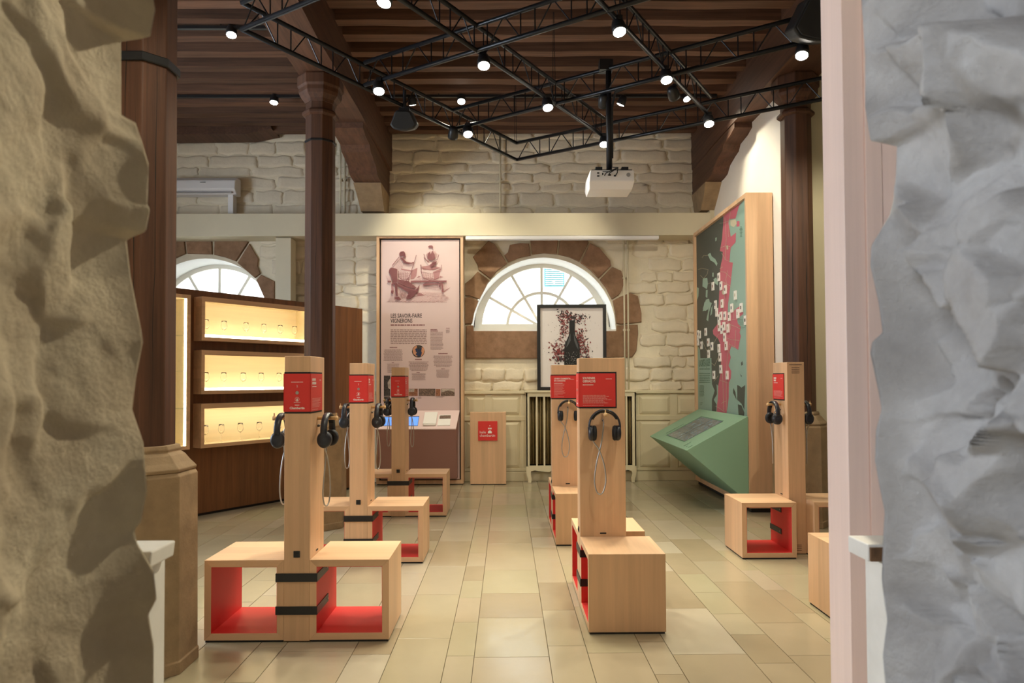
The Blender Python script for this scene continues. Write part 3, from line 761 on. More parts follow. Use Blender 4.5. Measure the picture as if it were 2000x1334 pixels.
def dress(t, title, subtitle_bar, body, seed, front=True):
    """lettering on the red sign wrap of one post"""
    sw = [c for c in t.children if c.name.startswith('sign_wrap')][0]; r = random.Random(seed)
    X = CW+.0052; fz = lambda a, b: (X, a, 1.477-b)
    if isinstance(title, str):
        for k, s in enumerate(title.split('\n')):
            text(s, .021, 'white_ink', sw, (X, .022, 1.452-.0195*k-.012), (0, 1, 0), (0, 0, 1), 'LEFT', .72, .0003)
    else:
        m = MB()
        for k, w in enumerate(title):
            n = int(w/.007)
            for j in range(n): m.poly([fz(.022+j*.007, .026+k*.02), fz(.0272+j*.007, .026+k*.02), fz(.0272+j*.007, .040+k*.02), fz(.022+j*.007, .040+k*.02)])
        m.build('lettering', 'white_ink', sw)
    m = MB(); greek(m, fz, .022, .11, .070, 1, .01, .005, r=r); greek(m, fz, .168, .21, .034, 1, .01, .003, r=r)
    m.build('lettering', 'white_ink', sw)
    m = MB()
    if body == 'low': greek(m, fz, .022, .205, .138, 8, .0068, .0028, rag=.3, r=r); greek(m, fz, .022, .165, .200, 1, .0068, .003, r=r)
    else: greek(m, fz, .022, .128, .078, 13, .0086, .0030, rag=.3, r=r); greek(m, fz, .022, .13, .197, 1, .0068, .003, r=r)
    m.build('body_text', 'pink_ink', sw)
    # front strip
    Y = -.0052; gz = lambda a, b: (a, Y, 1.477-b)
    m = MB(); greek(m, gz, -.033, .033, .045, 1, .01, .003, r=r); greek(m, gz, -.018, .018, .158, 1, .01, .002, r=r)
    m.build('lettering', 'white_ink', sw)
    text('2', .016, 'white_ink', sw, (0, Y, 1.477-.075), (1, 0, 0), (0, 0, 1), 'CENTER')
    text('HALLE', .0085, 'white_ink', sw, (0, Y, 1.477-.177), (1, 0, 0), (0, 0, 1), 'CENTER', 1, .0004)
    text('Chambertin', .0175, 'white_ink', sw, (0, Y, 1.477-.196), (1, 0, 0), (0, 0, 1), 'CENTER', .98, .0006)
    cz = 1.477-.106
    MB().lathe([(0, 0), (.010, 0), (.009, -.003), (0, -.0032)], 14, (0, Y+.001, cz), 'y').build('stud', 'steel_cable', sw)
    m = MB(); cz = 1.477-.142
    for k in range(20):
        a0, a1 = 2*math.pi*k/20, 2*math.pi*(k+1)/20
        m.poly([(r_*math.cos(a), Y, cz+r_*math.sin(a)) for r_, a in ((.0105, a0), (.0118, a0), (.0118, a1), (.0105, a1))])
    m.poly([(-.004, Y, cz-.009), (.004, Y, cz-.009), (.0035, Y, cz+.002), (0, Y, cz+.006), (-.0035, Y, cz+.002)])
    m.build('emblem', 'white_ink', sw)
# headphones hang in the plane of the broad face: local x points away from the post, y along the face
def make_phones():
    h = thing('headphones', (0, 0, 0), 'black over-ear headphones with grey cable hanging from the peg of a beech listening post', 'headphones', 'headphones on the listening posts')
    def arc(rw, rh, a0, a1, n, prof, wob=0):
        rings = []
        for k in range(n+1):
            t = a0+(a1-a0)*k/n; c, s = math.cos(t), math.sin(t); rings.append([])
            th = 1+wob*(k % 2)
            for (dx, dr) in prof: rings[-1].append((dx, (rw+dr*th)*c, (rh+dr*th)*s))
        return MB().loft(rings)
    P = [(-.017, -.003), (-.019, .002), (-.014, .007), (0, .0085), (.014, .007), (.019, .002), (.017, -.003), (0, -.004)]
    A0, A1 = R(-8), R(188); zc = -.093
    def shift(m, dz): m.v = [(a, b, c+dz) for a, b, c in m.v]; return m
    shift(arc(.094, .1, A0, A1, 30, P), zc).build('headband', 'phone_black', h, smooth=True)
    shift(arc(.0925, .098, R(28), R(152), 34, [(-.013, -.0095), (-.015, -.003), (.015, -.003), (.013, -.0095)], .45), zc).build('band_pad', 'foam_black', h)
    for s in (1, -1):
        y = s*.0945; zc2 = zc-.042
        MB().loft([[(dx, y-.004+s*dy, zc-.005) for dx, dy in ((-.013, -.004), (.013, -.004), (.013, .006), (-.013, .006))],
                   [(dx, y+s*dy, zc-.03) for dx, dy in ((-.02, -.004), (.02, -.004), (.02, .007), (-.02, .007))]]).build('yoke', 'phone_black', h, bevel=.002)
        pr = [(0, .010), (.026, .010), (.037, .005), (.041, -.004), (.041, -.016), (.036, -.019), (0, -.019)]
        MB().lathe([(q, s*w) for q, w in pr], 24, (0, y-s*.004, zc2), 'y', 1.0, 1.16).build('ear_cup', 'phone_black', h, smooth=True)
        pr = [(.018, -.020), (.020, -.034), (.028, -.040), (.036, -.038), (.041, -.030), (.040, -.019)]
        ec = MB().lathe([(q, s*w) for q, w in pr], 24, (0, y-s*.004, zc2), 'y', 1.0, 1.16).build('ear_pad', 'foam_black', h, smooth=True)
    yA, zA = -.085, zc-.09
    pts = [(-.056, -.004, -.055), (-.03, -.002, -.06), (-.005, -.006, -.10), (-.004, -.02, -.2), (-.006, -.045, -.30), (-.01, -.060, -.39), (-.012, -.062, -.45), (-.008, -.050, -.50),
           (0, -.032, -.515), (.008, -.012, -.50), (.012, .002, -.45), (.012, .004, -.40), (.01, -.008, -.32), (.006, -.035, -.24), (.002, yA+.025, zA-.02), (0, yA+.01, zA+.004)]
    Q = []
    for i in range(len(pts)-1):
        p0, p1, p2, p3 = [Vector(pts[max(0, min(len(pts)-1, i+d))]) for d in (-1, 0, 1, 2)]
        for k in range(5):
            t = k/5; Q.append(.5*((2*p1)+(p2-p0)*t+(2*p0-5*p1+4*p2-p3)*t*t+(3*p1-p0-3*p2+p3)*t**3))
    Q.append(Vector(pts[-1]))
    MB().tube(Q, .0043, 8).build('cable', 'steel_cable', h, smooth=True)
    return h
post0 = make_post(); phone0 = make_phones(); first = [True, True]
ROWL = 'listening posts in line with the display boxes'
POSTS = [  # x, y, rz, label, title, body
 (-1.163, 3.80, 0, 'beech listening post beside the stone pedestal with red-lined open seat boxes', (.07, .077), 'low'),
 (-1.171, 5.40, 0, 'beech listening post with red sign, middle one of its row of three', (.042, .042), 'low'),
 (-1.150, 7.23, 0, 'beech listening post with red sign standing in front of the pink winegrower panel', (.03, .05), 'low'),
 (.457, 4.391, -math.pi/2, 'beech listening post showing the red souvenirs sign, its solid seat end toward the opening', 'SOUVENIRS\nGIBRIAÇOIS', 'low'),
 (.418, 6.445, -math.pi/2, 'beech listening post with densely printed red sign in front of the framed bottle picture', 'GEVREY-CHAMBERTIN\nEN CHANSONS', 'full'),
 (2.379, 5.90, math.pi, 'beech listening post with slotted vents beside the green touchscreen console', (.06, .05), 'low'),
 (2.435, 4.395, math.pi, 'beech listening post mostly hidden by the pink timber jamb, seat box end showing', (.06, .05), 'low')]
for i, (x, y, rz, lab, title, body) in enumerate(POSTS):
    p = post0 if i == 0 else copy_tree(post0)
    p.location = (x, y, 0); p.rotation_euler = (0, 0, rz); tag(p, lab, 'listening post', 'beech listening posts')
POBJ = [post0] + [o for o in COL.objects if o.name.startswith('listening_post.')]
PH = [('post beside the stone pedestal', 'aisle', 'display boxes'), ('middle post of the row of three', 'aisle', 'display boxes'), ('post before the pink panel', 'aisle', 'display boxes'),
      ('post with the souvenirs sign', 'rubble opening', 'radiator'), ('post with the densely printed sign', 'rubble opening', 'radiator'), ('vented post near the green console', 'aisle', 'olive wall'), ('post behind the pink jamb', 'aisle', 'olive wall')]
for i, p in enumerate(POBJ):
    dress(p, POSTS[i][4], None, POSTS[i][5], i+3)
    for s in (1, -1):
        h = phone0 if first[1] else copy_tree(phone0); first[1] = False
        tag(h, 'black headphones on the %s, facing the %s' % (PH[i][0], PH[i][1 if s > 0 else 2]))
        lx = s*(CW+.060); M = Matrix.Translation(p.location) @ Matrix.Rotation(p.rotation_euler.z, 4, 'Z')
        h.location = M @ Vector((lx, .15, 1.2395)); h.rotation_euler = (0, 0, p.rotation_euler.z + (0 if s > 0 else math.pi))

# ================================================================== PINK PANEL WITH LECTERN
YP = 9.44
pn = thing('information_stand', (bx(820, YP), 9.55, 0), 'tall pink panel with winegrowers engraving in beech frame', 'display panel')
x0, x1, zt, zb_ = bx(735, YP), bx(905, YP), bz(459, YP), .012
m = MB(); q = [[(x0, y, zb_), (x1, y, zb_), (x1, y, zt), (x0, y, zt)] for y in (YP, 9.70)]; t = .037
i = [[(x0+t, y, zb_+.05), (x1-t, y, zb_+.05), (x1-t, y, zt-t), (x0+t, y, zt-t)] for y in (YP, 9.70)]
m.loft([i[1], q[1], q[0], i[0], i[1]], False).build('frame', 'beech_upright', pn, True)
MB().box(x0+.03, x1-.03, YP+.06, 9.69, 0, zt-.03).build('black_backing', 'black_matte', pn, True)
YPR = YP+.035
MB().box(x0+t+.02, x1-t-.02, YPR, YP+.06, .07, zt-t-.02).build('print_board', 'pink_print', pn, True)
MB().box(x0+.01, x1-.01, YP+.02, 9.68, 0, .012).build('kick_board', 'black_matte', pn, True)
pr_ = [c for c in pn.children if c.name.startswith('print_board')][0]
def pp(px, py, e=.0015): return on_y(px, py, YPR-e)
def ppoly(name, polys, mat, sc, ox, oy, e=.0015):
    m = MB()
    for n_, p in enumerate(polys): m.poly([pp(ox+x/sc, oy+y/sc, e+n_*.00004) for x, y in p])
    o = m.build(name, mat, pr_, True); o['kind'] = 'stuff'; return o
E = 8.893; EO = (E, 730, 450)
def strokes(lines, w):
    out = []
    for ln in lines:
        for (xa, ya), (xb, yb) in zip(ln, ln[1:]):
            L = math.hypot(xb-xa, yb-ya) or 1; nx, ny = -(yb-ya)/L*w/2, (xb-xa)/L*w/2
            out.append([(xa+nx, ya+ny), (xb+nx, yb+ny), (xb-nx, yb-ny), (xa-nx, ya-ny)])
    return out
SHADE = [
    [(430, 690), (630, 715), (640, 830), (600, 860), (470, 850), (425, 790)], [(820, 700), (1030, 740), (1040, 860), (900, 850), (850, 800)],
    [(430, 1010), (570, 1060), (560, 1180), (480, 1170), (440, 1120)], [(330, 560), (450, 460), (560, 520), (520, 640), (420, 690), (300, 640)],
    [(650, 880), (1090, 870), (1200, 830), (780, 800)], [(220, 1230), (330, 1080), (880, 1060), (1200, 1080), (1320, 1180), (1250, 1240), (700, 1250)],
    [(880, 420), (960, 350), (1080, 350), (1130, 440), (1040, 540), (940, 540)], [(210, 790), (290, 790), (300, 870), (240, 870)], [(860, 920), (1130, 910), (1330, 990), (1200, 1050), (800, 990)],
    [(350, 920), (400, 910), (430, 1150), (360, 1160)], [(520, 590), (700, 570), (720, 530), (690, 620), (540, 625)]]
TONE = [
    [(640, 700), (760, 650), (740, 790), (700, 840), (640, 850)], [(1030, 720), (1170, 660), (1130, 830), (1050, 860)], [(830, 630), (1000, 600), (1160, 650), (1030, 690), (860, 680)],
    [(640, 1160), (880, 1130), (830, 1095), (720, 1070), (760, 1130)], [(1200, 1060), (1330, 990), (1220, 1080)], [(740, 830), (820, 800), (780, 790)], [(1130, 830), (1210, 810), (1150, 790)],
    [(300, 920), (340, 920), (350, 1080), (310, 1090)], [(470, 660), (640, 690), (660, 715), (480, 690)]]
TLINES = strokes([[(440, 740+k*14), (620, 752+k*14)] for k in range(0, 7, 2)] + [[(470+k*38, 720), (480+k*34, 848)] for k in range(5)] + [[(860+k*42, 740), (880+k*36, 850)] for k in range(5)] +
            [[(460+k*32, 1050+k*8), (500+k*22, 1180)] for k in range(4)] + [[(240+k*70, 1235+(k % 3)*6), (290+k*70, 1225+(k % 2)*12)] for k in range(14)] + [[(880+k*46, 1120+(k*37 % 80)), (905+k*46, 1112+(k*37 % 80))] for k in range(9)], 5)
INK = [
    [(440, 400), (465, 368), (520, 362), (545, 390), (560, 470), (530, 470), (500, 440), (460, 455), (445, 430)],
    [(940, 285), (965, 262), (1010, 258), (1032, 285), (1025, 320), (1000, 300), (950, 295)],
    [(300, 645), (410, 670), (415, 900), (330, 905), (300, 800), (258, 720), (270, 670)], [(310, 905), (410, 905), (420, 1140), (385, 1130), (360, 950), (310, 920)], [(300, 1040), (340, 1040), (340, 1105), (300, 1090)],
    [(360, 1160), (440, 1150), (480, 1200), (430, 1208), (370, 1190)], [(460, 475), (500, 460), (560, 540), (650, 560), (690, 545), (700, 570), (600, 585), (530, 570)],
    [(935, 400), (975, 370), (985, 420), (1020, 350), (1060, 420), (1070, 480), (1010, 525), (930, 490)], [(970, 600), (1030, 550), (1095, 530), (1085, 590), (1000, 640)],
    [(410, 850), (600, 880), (750, 1000), (700, 1015), (560, 975), (430, 910)], [(400, 905), (560, 985), (730, 1030), (800, 940), (770, 1060), (640, 1195), (560, 1185), (600, 1080), (430, 975)],
    [(240, 872), (300, 872), (300, 900), (240, 905)], [(640, 872), (1265, 868), (1265, 900), (640, 905)], [(1130, 905), (1165, 905), (1160, 985), (1135, 980)], [(1170, 905), (1200, 905), (1215, 1070), (1180, 1075)],
    [(850, 935), (890, 915), (1120, 920), (1130, 945), (1060, 935), (900, 960), (865, 965)], [(810, 595), (825, 595), (835, 700), (820, 690)], [(1170, 600), (1180, 600), (1170, 690), (1160, 690)]]
ILINES = strokes([[(740, 428), (700, 560), (620, 800), (520, 920)], [(600, 820), (610, 930)], [(870, 410), (900, 500), (970, 560)], [(1130, 420), (1110, 500), (1010, 560)], [(320, 610), (440, 460)], [(830, 660), (980, 690), (1160, 650)],
             [(820, 700), (860, 830), (960, 865), (1060, 860), (1130, 820)], [(430, 700), (440, 820), (500, 860), (620, 850)], [(870, 470), (950, 560)]], 9)
ILINES += strokes([[(220+k*23, 1245+(k*7 % 11)), (236+k*23, 1240+(k*5 % 13))] for k in range(46)], 4)
def hatch(poly, ang, gap, w):
    c, s_ = math.cos(ang), math.sin(ang); Q = [(x*c+y*s_, -x*s_+y*c) for x, y in poly]; out = []
    y = min(q[1] for q in Q)+gap/2
    while y < max(q[1] for q in Q):
        xs = sorted(a[0]+(b[0]-a[0])*(y-a[1])/(b[1]-a[1]) for a, b in zip(Q, Q[1:]+Q[:1]) if (a[1] > y) != (b[1] > y))
        for xa, xb in zip(xs[::2], xs[1::2]):
            xa += RNG.uniform(0, 8); xb -= RNG.uniform(0, 8)
            if xb-xa > 3: out.append([(u*c-v*s_, u*s_+v*c) for u, v in ((xa, y-w/2), (xb, y-w/2), (xb, y+w/2), (xa, y+w/2))])
        y += gap
    return out
ppoly('engraving_light', SHADE, 'pink_light', *EO, e=.0008)
ppoly('engraving_tone', TONE, 'ink_soft', *EO, e=.0024)
ppoly('engraving_tone', TLINES+[h_ for n_, p in enumerate(SHADE) for h_ in hatch(p, (.3, 1.2, .8)[n_ % 3], 13, 3.2)], 'ink_soft', *EO, e=.0026)
ppoly('engraving_ink', INK, 'ink_soft', *EO, e=.0150)
ppoly('engraving_ink', [h_ for n_, p in enumerate(INK) for h_ in hatch(p, (.5, 1.4, -.4)[n_ % 3], 9, 6.2)]+ILINES, 'ink_mauve', *EO, e=.0185)
up = (0, 0, 1); xr = (1, 0, 0)
T = 7.411
def tp(cx, cy): return 730+cx/T, 600+cy/T
hpx = on_y(820, 600, YPR).z - on_y(820, 601, YPR).z      # metres per pixel on this board
for s, y in (('LES SAVOIR-FAIRE', 152), ('VIGNERONS', 225)):
    text(s, 11.3*hpx, 'ink_dark', pr_, pp(*tp(244, y), .0018), xr, up, 'LEFT', .68, .0012, world=True)
m = MB(); f = lambda a, b: pp(*tp(a, b), .0016)
greek(m, f, 244, 752, 250, 1, 10, 16, rag=0); greek(m, f, 230, 340, 576, 1, 10, 14, rag=0); greek(m, f, 936, 1070, 665, 1, 10, 13, rag=0); greek(m, f, 598, 695, 750, 1, 10, 13, rag=0)
greek(m, f, 820, 930, 318, 2, 20, 11); greek(m, f, 262, 300, 800, 1, 9, 8); greek(m, f, 618, 675, 940, 1, 9, 8); greek(m, f, 975, 1035, 888, 1, 9, 8); greek(m, f, 1045, 1110, 300, 1, 10, 8)
m.build('lettering', 'ink_mauve', pr_, True)
m = MB()
greek(m, f, 244, 772, 322, 9, 24.8, 11, rag=.02); greek(m, f, 820, 1010, 358, 15, 17.8, 7); greek(m, f, 140, 422, 615, 9, 19, 8, 'C'); greek(m, f, 505, 795, 788, 8, 17.5, 8, 'C')
greek(m, f, 862, 1140, 702, 9, 19, 8, 'C'); greek(m, f, 900, 1095, 908, 8, 15, 6, 'C'); greek(m, f, 550, 750, 958, 7, 15, 6, 'C'); greek(m, f, 190, 375, 820, 9, 15, 6, 'C'); greek(m, f, 1045, 1105, 325, 4, 14, 6)
greek(m, f, 640, 690, 1296, 3, 12, 5); greek(m, f, 900, 1030, 1290, 2, 12, 5)
m.build('body_text', 'ink_grey', pr_, True)
c0 = (645, 638); m = MB().poly([f(c0[0]+92*math.cos(2*math.pi*k/28), c0[1]+90*math.sin(2*math.pi*k/28)) for k in range(28)]); m.build('round_photo', 'photo_dark', pr_, True)
f2 = lambda a, b: pp(*tp(a, b), .0022)
MB().poly([f2(*q) for q in ((560, 610), (600, 560), (628, 560), (610, 640), (650, 700), (620, 712), (575, 680))]).poly([f2(*q) for q in ((733, 620), (720, 580), (690, 585), (690, 660), (650, 710), (690, 712), (725, 670))]).build('hands', 'skin_print', pr_, True)
f3 = lambda a, b: pp(*tp(a, b), .0026)
m = MB()
for k in range(26):
    a, b = 648+RNG.uniform(-34, 36), 645+RNG.uniform(-62, 55)
    m.poly([pp(*tp(a+15*math.cos(t*1.047), b+15*math.sin(t*1.047)), .0026+k*.0001) for t in range(6)])
m.build('grapes', 'grape_blue', pr_, True)
for (a, b, c, d, mt, nm) in ((146, 990, 240, 1285, 'photo_dark', 'photo'), (146, 1292, 235, 1400, 'photo_dark', 'photo'), (493, 1180, 636, 1285, 'photo_warm', 'photo'), (650, 1180, 890, 1285, 'photo_mid', 'photo'), (896, 1186, 965, 1285, 'photo_warm', 'photo'), (972, 1180, 1170, 1285, 'photo_mid', 'photo')):
    MB().poly([f(a, b), f(c, b), f(c, d), f(a, d)]).build(nm, mt, pr_, True)
MB().poly([f2(*q) for q in ((976, 1183), (1166, 1183), (1166, 1225), (1080, 1205), (976, 1235))]).poly([f2(*q) for q in ((497, 1183), (590, 1183), (585, 1225), (497, 1225))]).poly([f2(*q) for q in ((200, 1090), (238, 1030), (238, 1190), (210, 1170))]).build('photo_sky', 'photo_pale', pr_, True)
# lectern
YL0, YL1 = 9.40, 9.06
zl1, zl0 = bz(804, YL0), bz(838.5, YL1); xa0, xa1 = x0+.06, x1-.075
lc = MB().prism([(YL0+.06, zl1), (YL1, zl0), (YL1+.012, zl0-.02), (9.33, .10), (YL0+.06, .10)], 'x', xa0+.01, xa1-.005).build('lectern_body', 'mauve', pn, True)
ltop = MB().loft([[(xa0, YL1, zl0), (xa1, YL1, zl0), (xa1+.02, YL0+.07, zl1+.006), (xa0-.02, YL0+.07, zl1+.006)],
                  [(xa0, YL1-.003, zl0+.012), (xa1, YL1-.003, zl0+.012), (xa1+.02, YL0+.067, zl1+.018), (xa0-.02, YL0+.067, zl1+.018)]]).build('lectern_top', 'pink_light', pn, True)
nrm = Vector((0, -(zl1-zl0), (YL0+.07-YL1))).normalized()
def lt(px, py, e):
    d = ray(px, py); o = Vector((0, 0, CAM_H)); p0 = Vector((0, YL1-.003, zl0+.012)) + nrm*e
    return o + d*((p0-o).dot(nrm)/d.dot(nrm))
def slab_on(px, h, name, mat, parent, world=True):
    a = [lt(*q, .001) for q in px]; b = [lt(*q, .001)+nrm*h for q in px]
    return MB().loft([a, b]).build(name, mat, parent, world)
slab_on([(747, 814), (819, 813), (816, 832), (744, 832)], .003, 'screen_bezel', 'black_matte', ltop)
slab_on([(748, 815.5), (818, 814.5), (815.5, 831.5), (745, 831.5)], .004, 'screen', 'screen_blue', ltop)
bk = thing('catalogue', lt(840, 820, 0), 'thick white closed book lying on the pink lectern', 'book')
MB().loft([[lt(*q, .002) for q in ((830, 808.5), (855, 808), (851.5, 830.5), (826, 831))], [lt(*q, .002)+nrm*.03 for q in ((830, 808.5), (855, 808), (851.5, 830.5), (826, 831))]]).build('cover', 'paper', bk, True, bevel=.003)
MB().loft([[lt(*q, .004) for q in ((827.2, 830.6), (850.5, 830.2), (850.3, 832), (827, 832.2))], [lt(*q, .004)+nrm*.02 for q in ((827.2, 830.6), (850.5, 830.2), (850.3, 832), (827, 832.2))]]).build('page_block', 'sill_white', bk, True)
lf = thing('leaflet', lt(867, 820, 0), 'white leaflet with photo strip lying beside the closed book', 'leaflet')
MB().loft([[lt(*q, .002) for q in ((857.5, 811), (881, 810.5), (879, 831), (854, 831.5))], [lt(*q, .002)+nrm*.006 for q in ((857.5, 811), (881, 810.5), (879, 831), (854, 831.5))]]).build('card', 'paper', lf, True)
MB().poly([lt(*q, .0095) for q in ((859, 811.5), (880.5, 811), (880, 817.5), (858, 818))]).build('photo', 'photo_mid', lf, True)

# ================================================================== FREE-STANDING SIGN BOX
YS = 9.40
sb = thing('sign_box', (bx(953, YS), YS+.07, 0), 'beech box with red halle chambertin sign standing before the wainscot', 'sign')
MB().box(bx(918, YS), bx(988, YS), YS, YS+.14, .012, bz(805, YS)).build('body', 'beech_upright', sb, True, bevel=.003)
MB().box(bx(919, YS), bx(987, YS), YS+.01, YS+.13, 0, .012).build('plinth', 'black_matte', sb, True)
a, b, c, d = bx(933.5, YS), bx(971, YS), bz(860, YS), bz(822.5, YS)
rp_ = MB().box(a, b, YS-.012, YS, c, d).build('sign_plate', 'red_paint', sb, True)
k = (b-a)/237.0; sx_ = lambda u, v: (a+(u-213)*k, YS-.0125, d-(v-524)*k)
text('halle', 45*k, 'white_ink', rp_, sx_(232, 672), xr, up, 'LEFT', .95, 0, world=True)
text('chambertin', 45*k, 'white_ink', rp_, sx_(232, 713), xr, up, 'LEFT', .94, 0, world=True)
m = MB(); cir = lambda cx, cy, r, a0=0, a1=2*math.pi, n=14: [sx_(cx+r*math.cos(a0+(a1-a0)*q/n), cy-r*math.sin(a0+(a1-a0)*q/n)) for q in range(n+1)]
m.poly(cir(358, 579, 6)[:-1]); m.poly(cir(358, 660, 24, 0, math.pi)+[sx_(334, 672), sx_(382, 672)])
for q in (335, 351, 367): m.poly([sx_(q, 604), sx_(q+13, 604), sx_(q+13, 622), sx_(q, 622)])
m.build('emblem', 'white_ink', rp_, True)

# ================================================================== RADIATOR COVER
YR_ = 9.54
rc = thing('radiator_cover', (bx(1135, YR_), 9.64, 0), 'cream radiator cover with vertical slots and curved feet under the framed picture', 'radiator cover')
rx0, rx1 = bx(1027, YR_), bx(1242, YR_); rt = bz(763, YR_)
MB().box(rx0-.02, rx1+.02, YR_-.02, 9.70, rt-.028, rt).build('top_board', 'cream_panel', rc, True, bevel=.006)
def curly():
    L = rx1-rx0; P = [(rx0, bz(778, YR_)), (rx1, bz(778, YR_))]
    z1 = bz(910, YR_)
    P = [(rx0, z1), (rx1, z1), (rx1, bz(920, YR_)), (rx1-.01, bz(930, YR_)), (rx1-.03, bz(937, YR_)), (rx1-.025, .004), (rx1-.07, .004), (rx1-.075, bz(934, YR_)), (rx1-.06, bz(926, YR_)), (rx1-.07, bz(921, YR_)), (rx1-.12, bz(919, YR_)), (rx1-.2, bz(921, YR_)), (rx1-.32, bz(922.5, YR_)), (rx1-.36, bz(919, YR_)), (rx1-.55, bz(921.5, YR_))]
    Q = [(rx0+rx1-x, z) for x, z in P[2:]][::-1]
    return P + Q
MB().prism(curly(), 'y', YR_, YR_+.03).build('apron', 'cream_panel', rc, True)
MB().box(rx0, rx1, YR_, YR_+.03, bz(775, YR_), rt-.02).build('top_rail', 'cream_panel', rc, True)
for a, b in ((1027, 1034), (1234, 1242)): MB().box(bx(a, YR_), bx(b, YR_), YR_, YR_+.03, bz(911, YR_), bz(774, YR_)).build('stile', 'cream_panel', rc, True, bevel=.003)
for a in (rx0, rx1-.02): MB().box(a, a+.02, YR_, 9.70, bz(911, YR_), rt-.02).build('side', 'cream_panel', rc, True)
px = 1046.5
while px < 1230:
    MB().box(bx(px, YR_), bx(px+3, YR_), YR_+.004, YR_+.024, bz(911, YR_), bz(774, YR_)).build('slat', 'cream_panel', rc, True); px += 14.6
px = 1034.0
while px < 1232:
    MB().tube([(bx(px+2, YR_+.08), YR_+.09, bz(908, YR_)), (bx(px+2, YR_+.08), YR_+.09, bz(776, YR_))], .014, 8).build('radiator_tube', 'grille_gold', rc, True, smooth=True); px += 4.85
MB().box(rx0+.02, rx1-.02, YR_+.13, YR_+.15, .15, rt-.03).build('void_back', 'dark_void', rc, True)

# ================================================================== FRAMED BOTTLE PICTURE
YA = 9.60
ar = thing('framed_picture', (bx(1118, YA), YA+.03, rt), 'black-framed picture of a dark wine bottle in red splashes, standing on the radiator cover', 'picture')
ax0, ax1, az0, az1 = bx(1049.5, YA), bx(1185, YA), rt+.001, bz(595, YA); tt = .046
q = [[(ax0, y, az0), (ax1, y, az0), (ax1, y, az1), (ax0, y, az1)] for y in (YA, YA+.05)]
i = [[(ax0+tt, y, az0+tt), (ax1-tt, y, az0+tt), (ax1-tt, y, az1-tt), (ax0+tt, y, az1-tt)] for y in (YA, YA+.05)]
MB().loft([i[1], q[1], q[0], i[0], i[1]], False).build('frame', 'black_metal', ar, True)
cv = MB().box(ax0+.02, ax1-.02, YA+.025, YA+.045, az0+.02, az1-.02).build('canvas', 'canvas', ar, True)
def ap(cx, cy, e=.001): return on_y(1040+cx/7.02, 585+cy/7.02, YA+.025-e)
rr = random.Random(21); md, mr = MB(), MB()
def blob(mb, cx, cy, s, e):
    a0 = rr.random()*6.28; n = rr.choice((4, 5, 6)); el = rr.uniform(1, 3.2)
    pts = []
    for k in range(n):
        t = 2*math.pi*k/n; u, v = math.cos(t)*s*el*rr.uniform(.6, 1.2), math.sin(t)*s*rr.uniform(.6, 1.2)
        pts.append(ap(cx+u*math.cos(a0)-v*math.sin(a0), cy+u*math.sin(a0)+v*math.cos(a0), e+len(mb.f)*.000012))
    mb.poly(pts)
def cloud(cx, cy, sx, sy, n, smin, smax, pr):
    for k in range(n):
        x, y = cx+rr.gauss(0, sx), cy+rr.gauss(0, sy)
        if not (125 < x < 940 and 125 < y < 1180): continue
        red = rr.random() < pr
        blob(mr if red else md, x, y, rr.uniform(smin, smax), .0012 if red else .0016)
cloud(450, 250, 55, 50, 150, 3, 11, .62); cloud(640, 250, 55, 40, 90, 2, 10, .45); cloud(540, 250, 40, 20, 60, 3, 10, .3); cloud(430, 430, 35, 60, 90, 3, 11, .7)
cloud(640, 520, 45, 70, 150, 3, 11, .65); cloud(380, 700, 55, 60, 150, 3, 11, .6); cloud(700, 690, 45, 50, 130, 2, 9, .45); cloud(370, 820, 45, 30, 70, 4, 11, .2); cloud(720, 790, 45, 20, 50, 2, 7, .2)
cloud(560, 480, 200, 230, 170, .8, 3, .3); cloud(560, 650, 260, 260, 60, .8, 2.5, .2)
mr.build('red_splash', 'splash_red', cv, True)['kind'] = 'stuff'; md.build('dark_splash', 'splash_dark', cv, True)['kind'] = 'stuff'
prof = [(37, 285), (38, 330), (38, 440), (48, 500), (75, 560), (100, 620), (106, 680), (108, 1010)]
MB().poly([ap(543-w, y, .016) for w, y in prof]+[ap(543+w, y, .016) for w, y in prof[::-1]]).build('bottle', 'bottle_black', cv, True)
MB().poly([ap(*q, 0.0175) for q in ((500, 520), (520, 460), (524, 560), (480, 640), (460, 660))]).poly([ap(*q, 0.0175) for q in ((565, 460), (585, 520), (625, 620), (630, 690), (600, 640), (572, 560))]).poly([ap(*q, 0.0175) for q in ((450, 560), (442, 640), (440, 720), (446, 640), (462, 570))]).build('bottle_sheen', 'bottle_sheen', cv, True)
m = MB(); mm = md
for k in range(70):
    x, y = rr.uniform(455, 620), rr.uniform(720, 880); s = rr.uniform(1.5, 4)
    m.poly([ap(x+s*math.cos(t*1.57+k), y+s*math.sin(t*1.57+k), .0182+k*.00003) for t in range(4)])
m.build('bottle_flecks', 'canvas', cv, True)

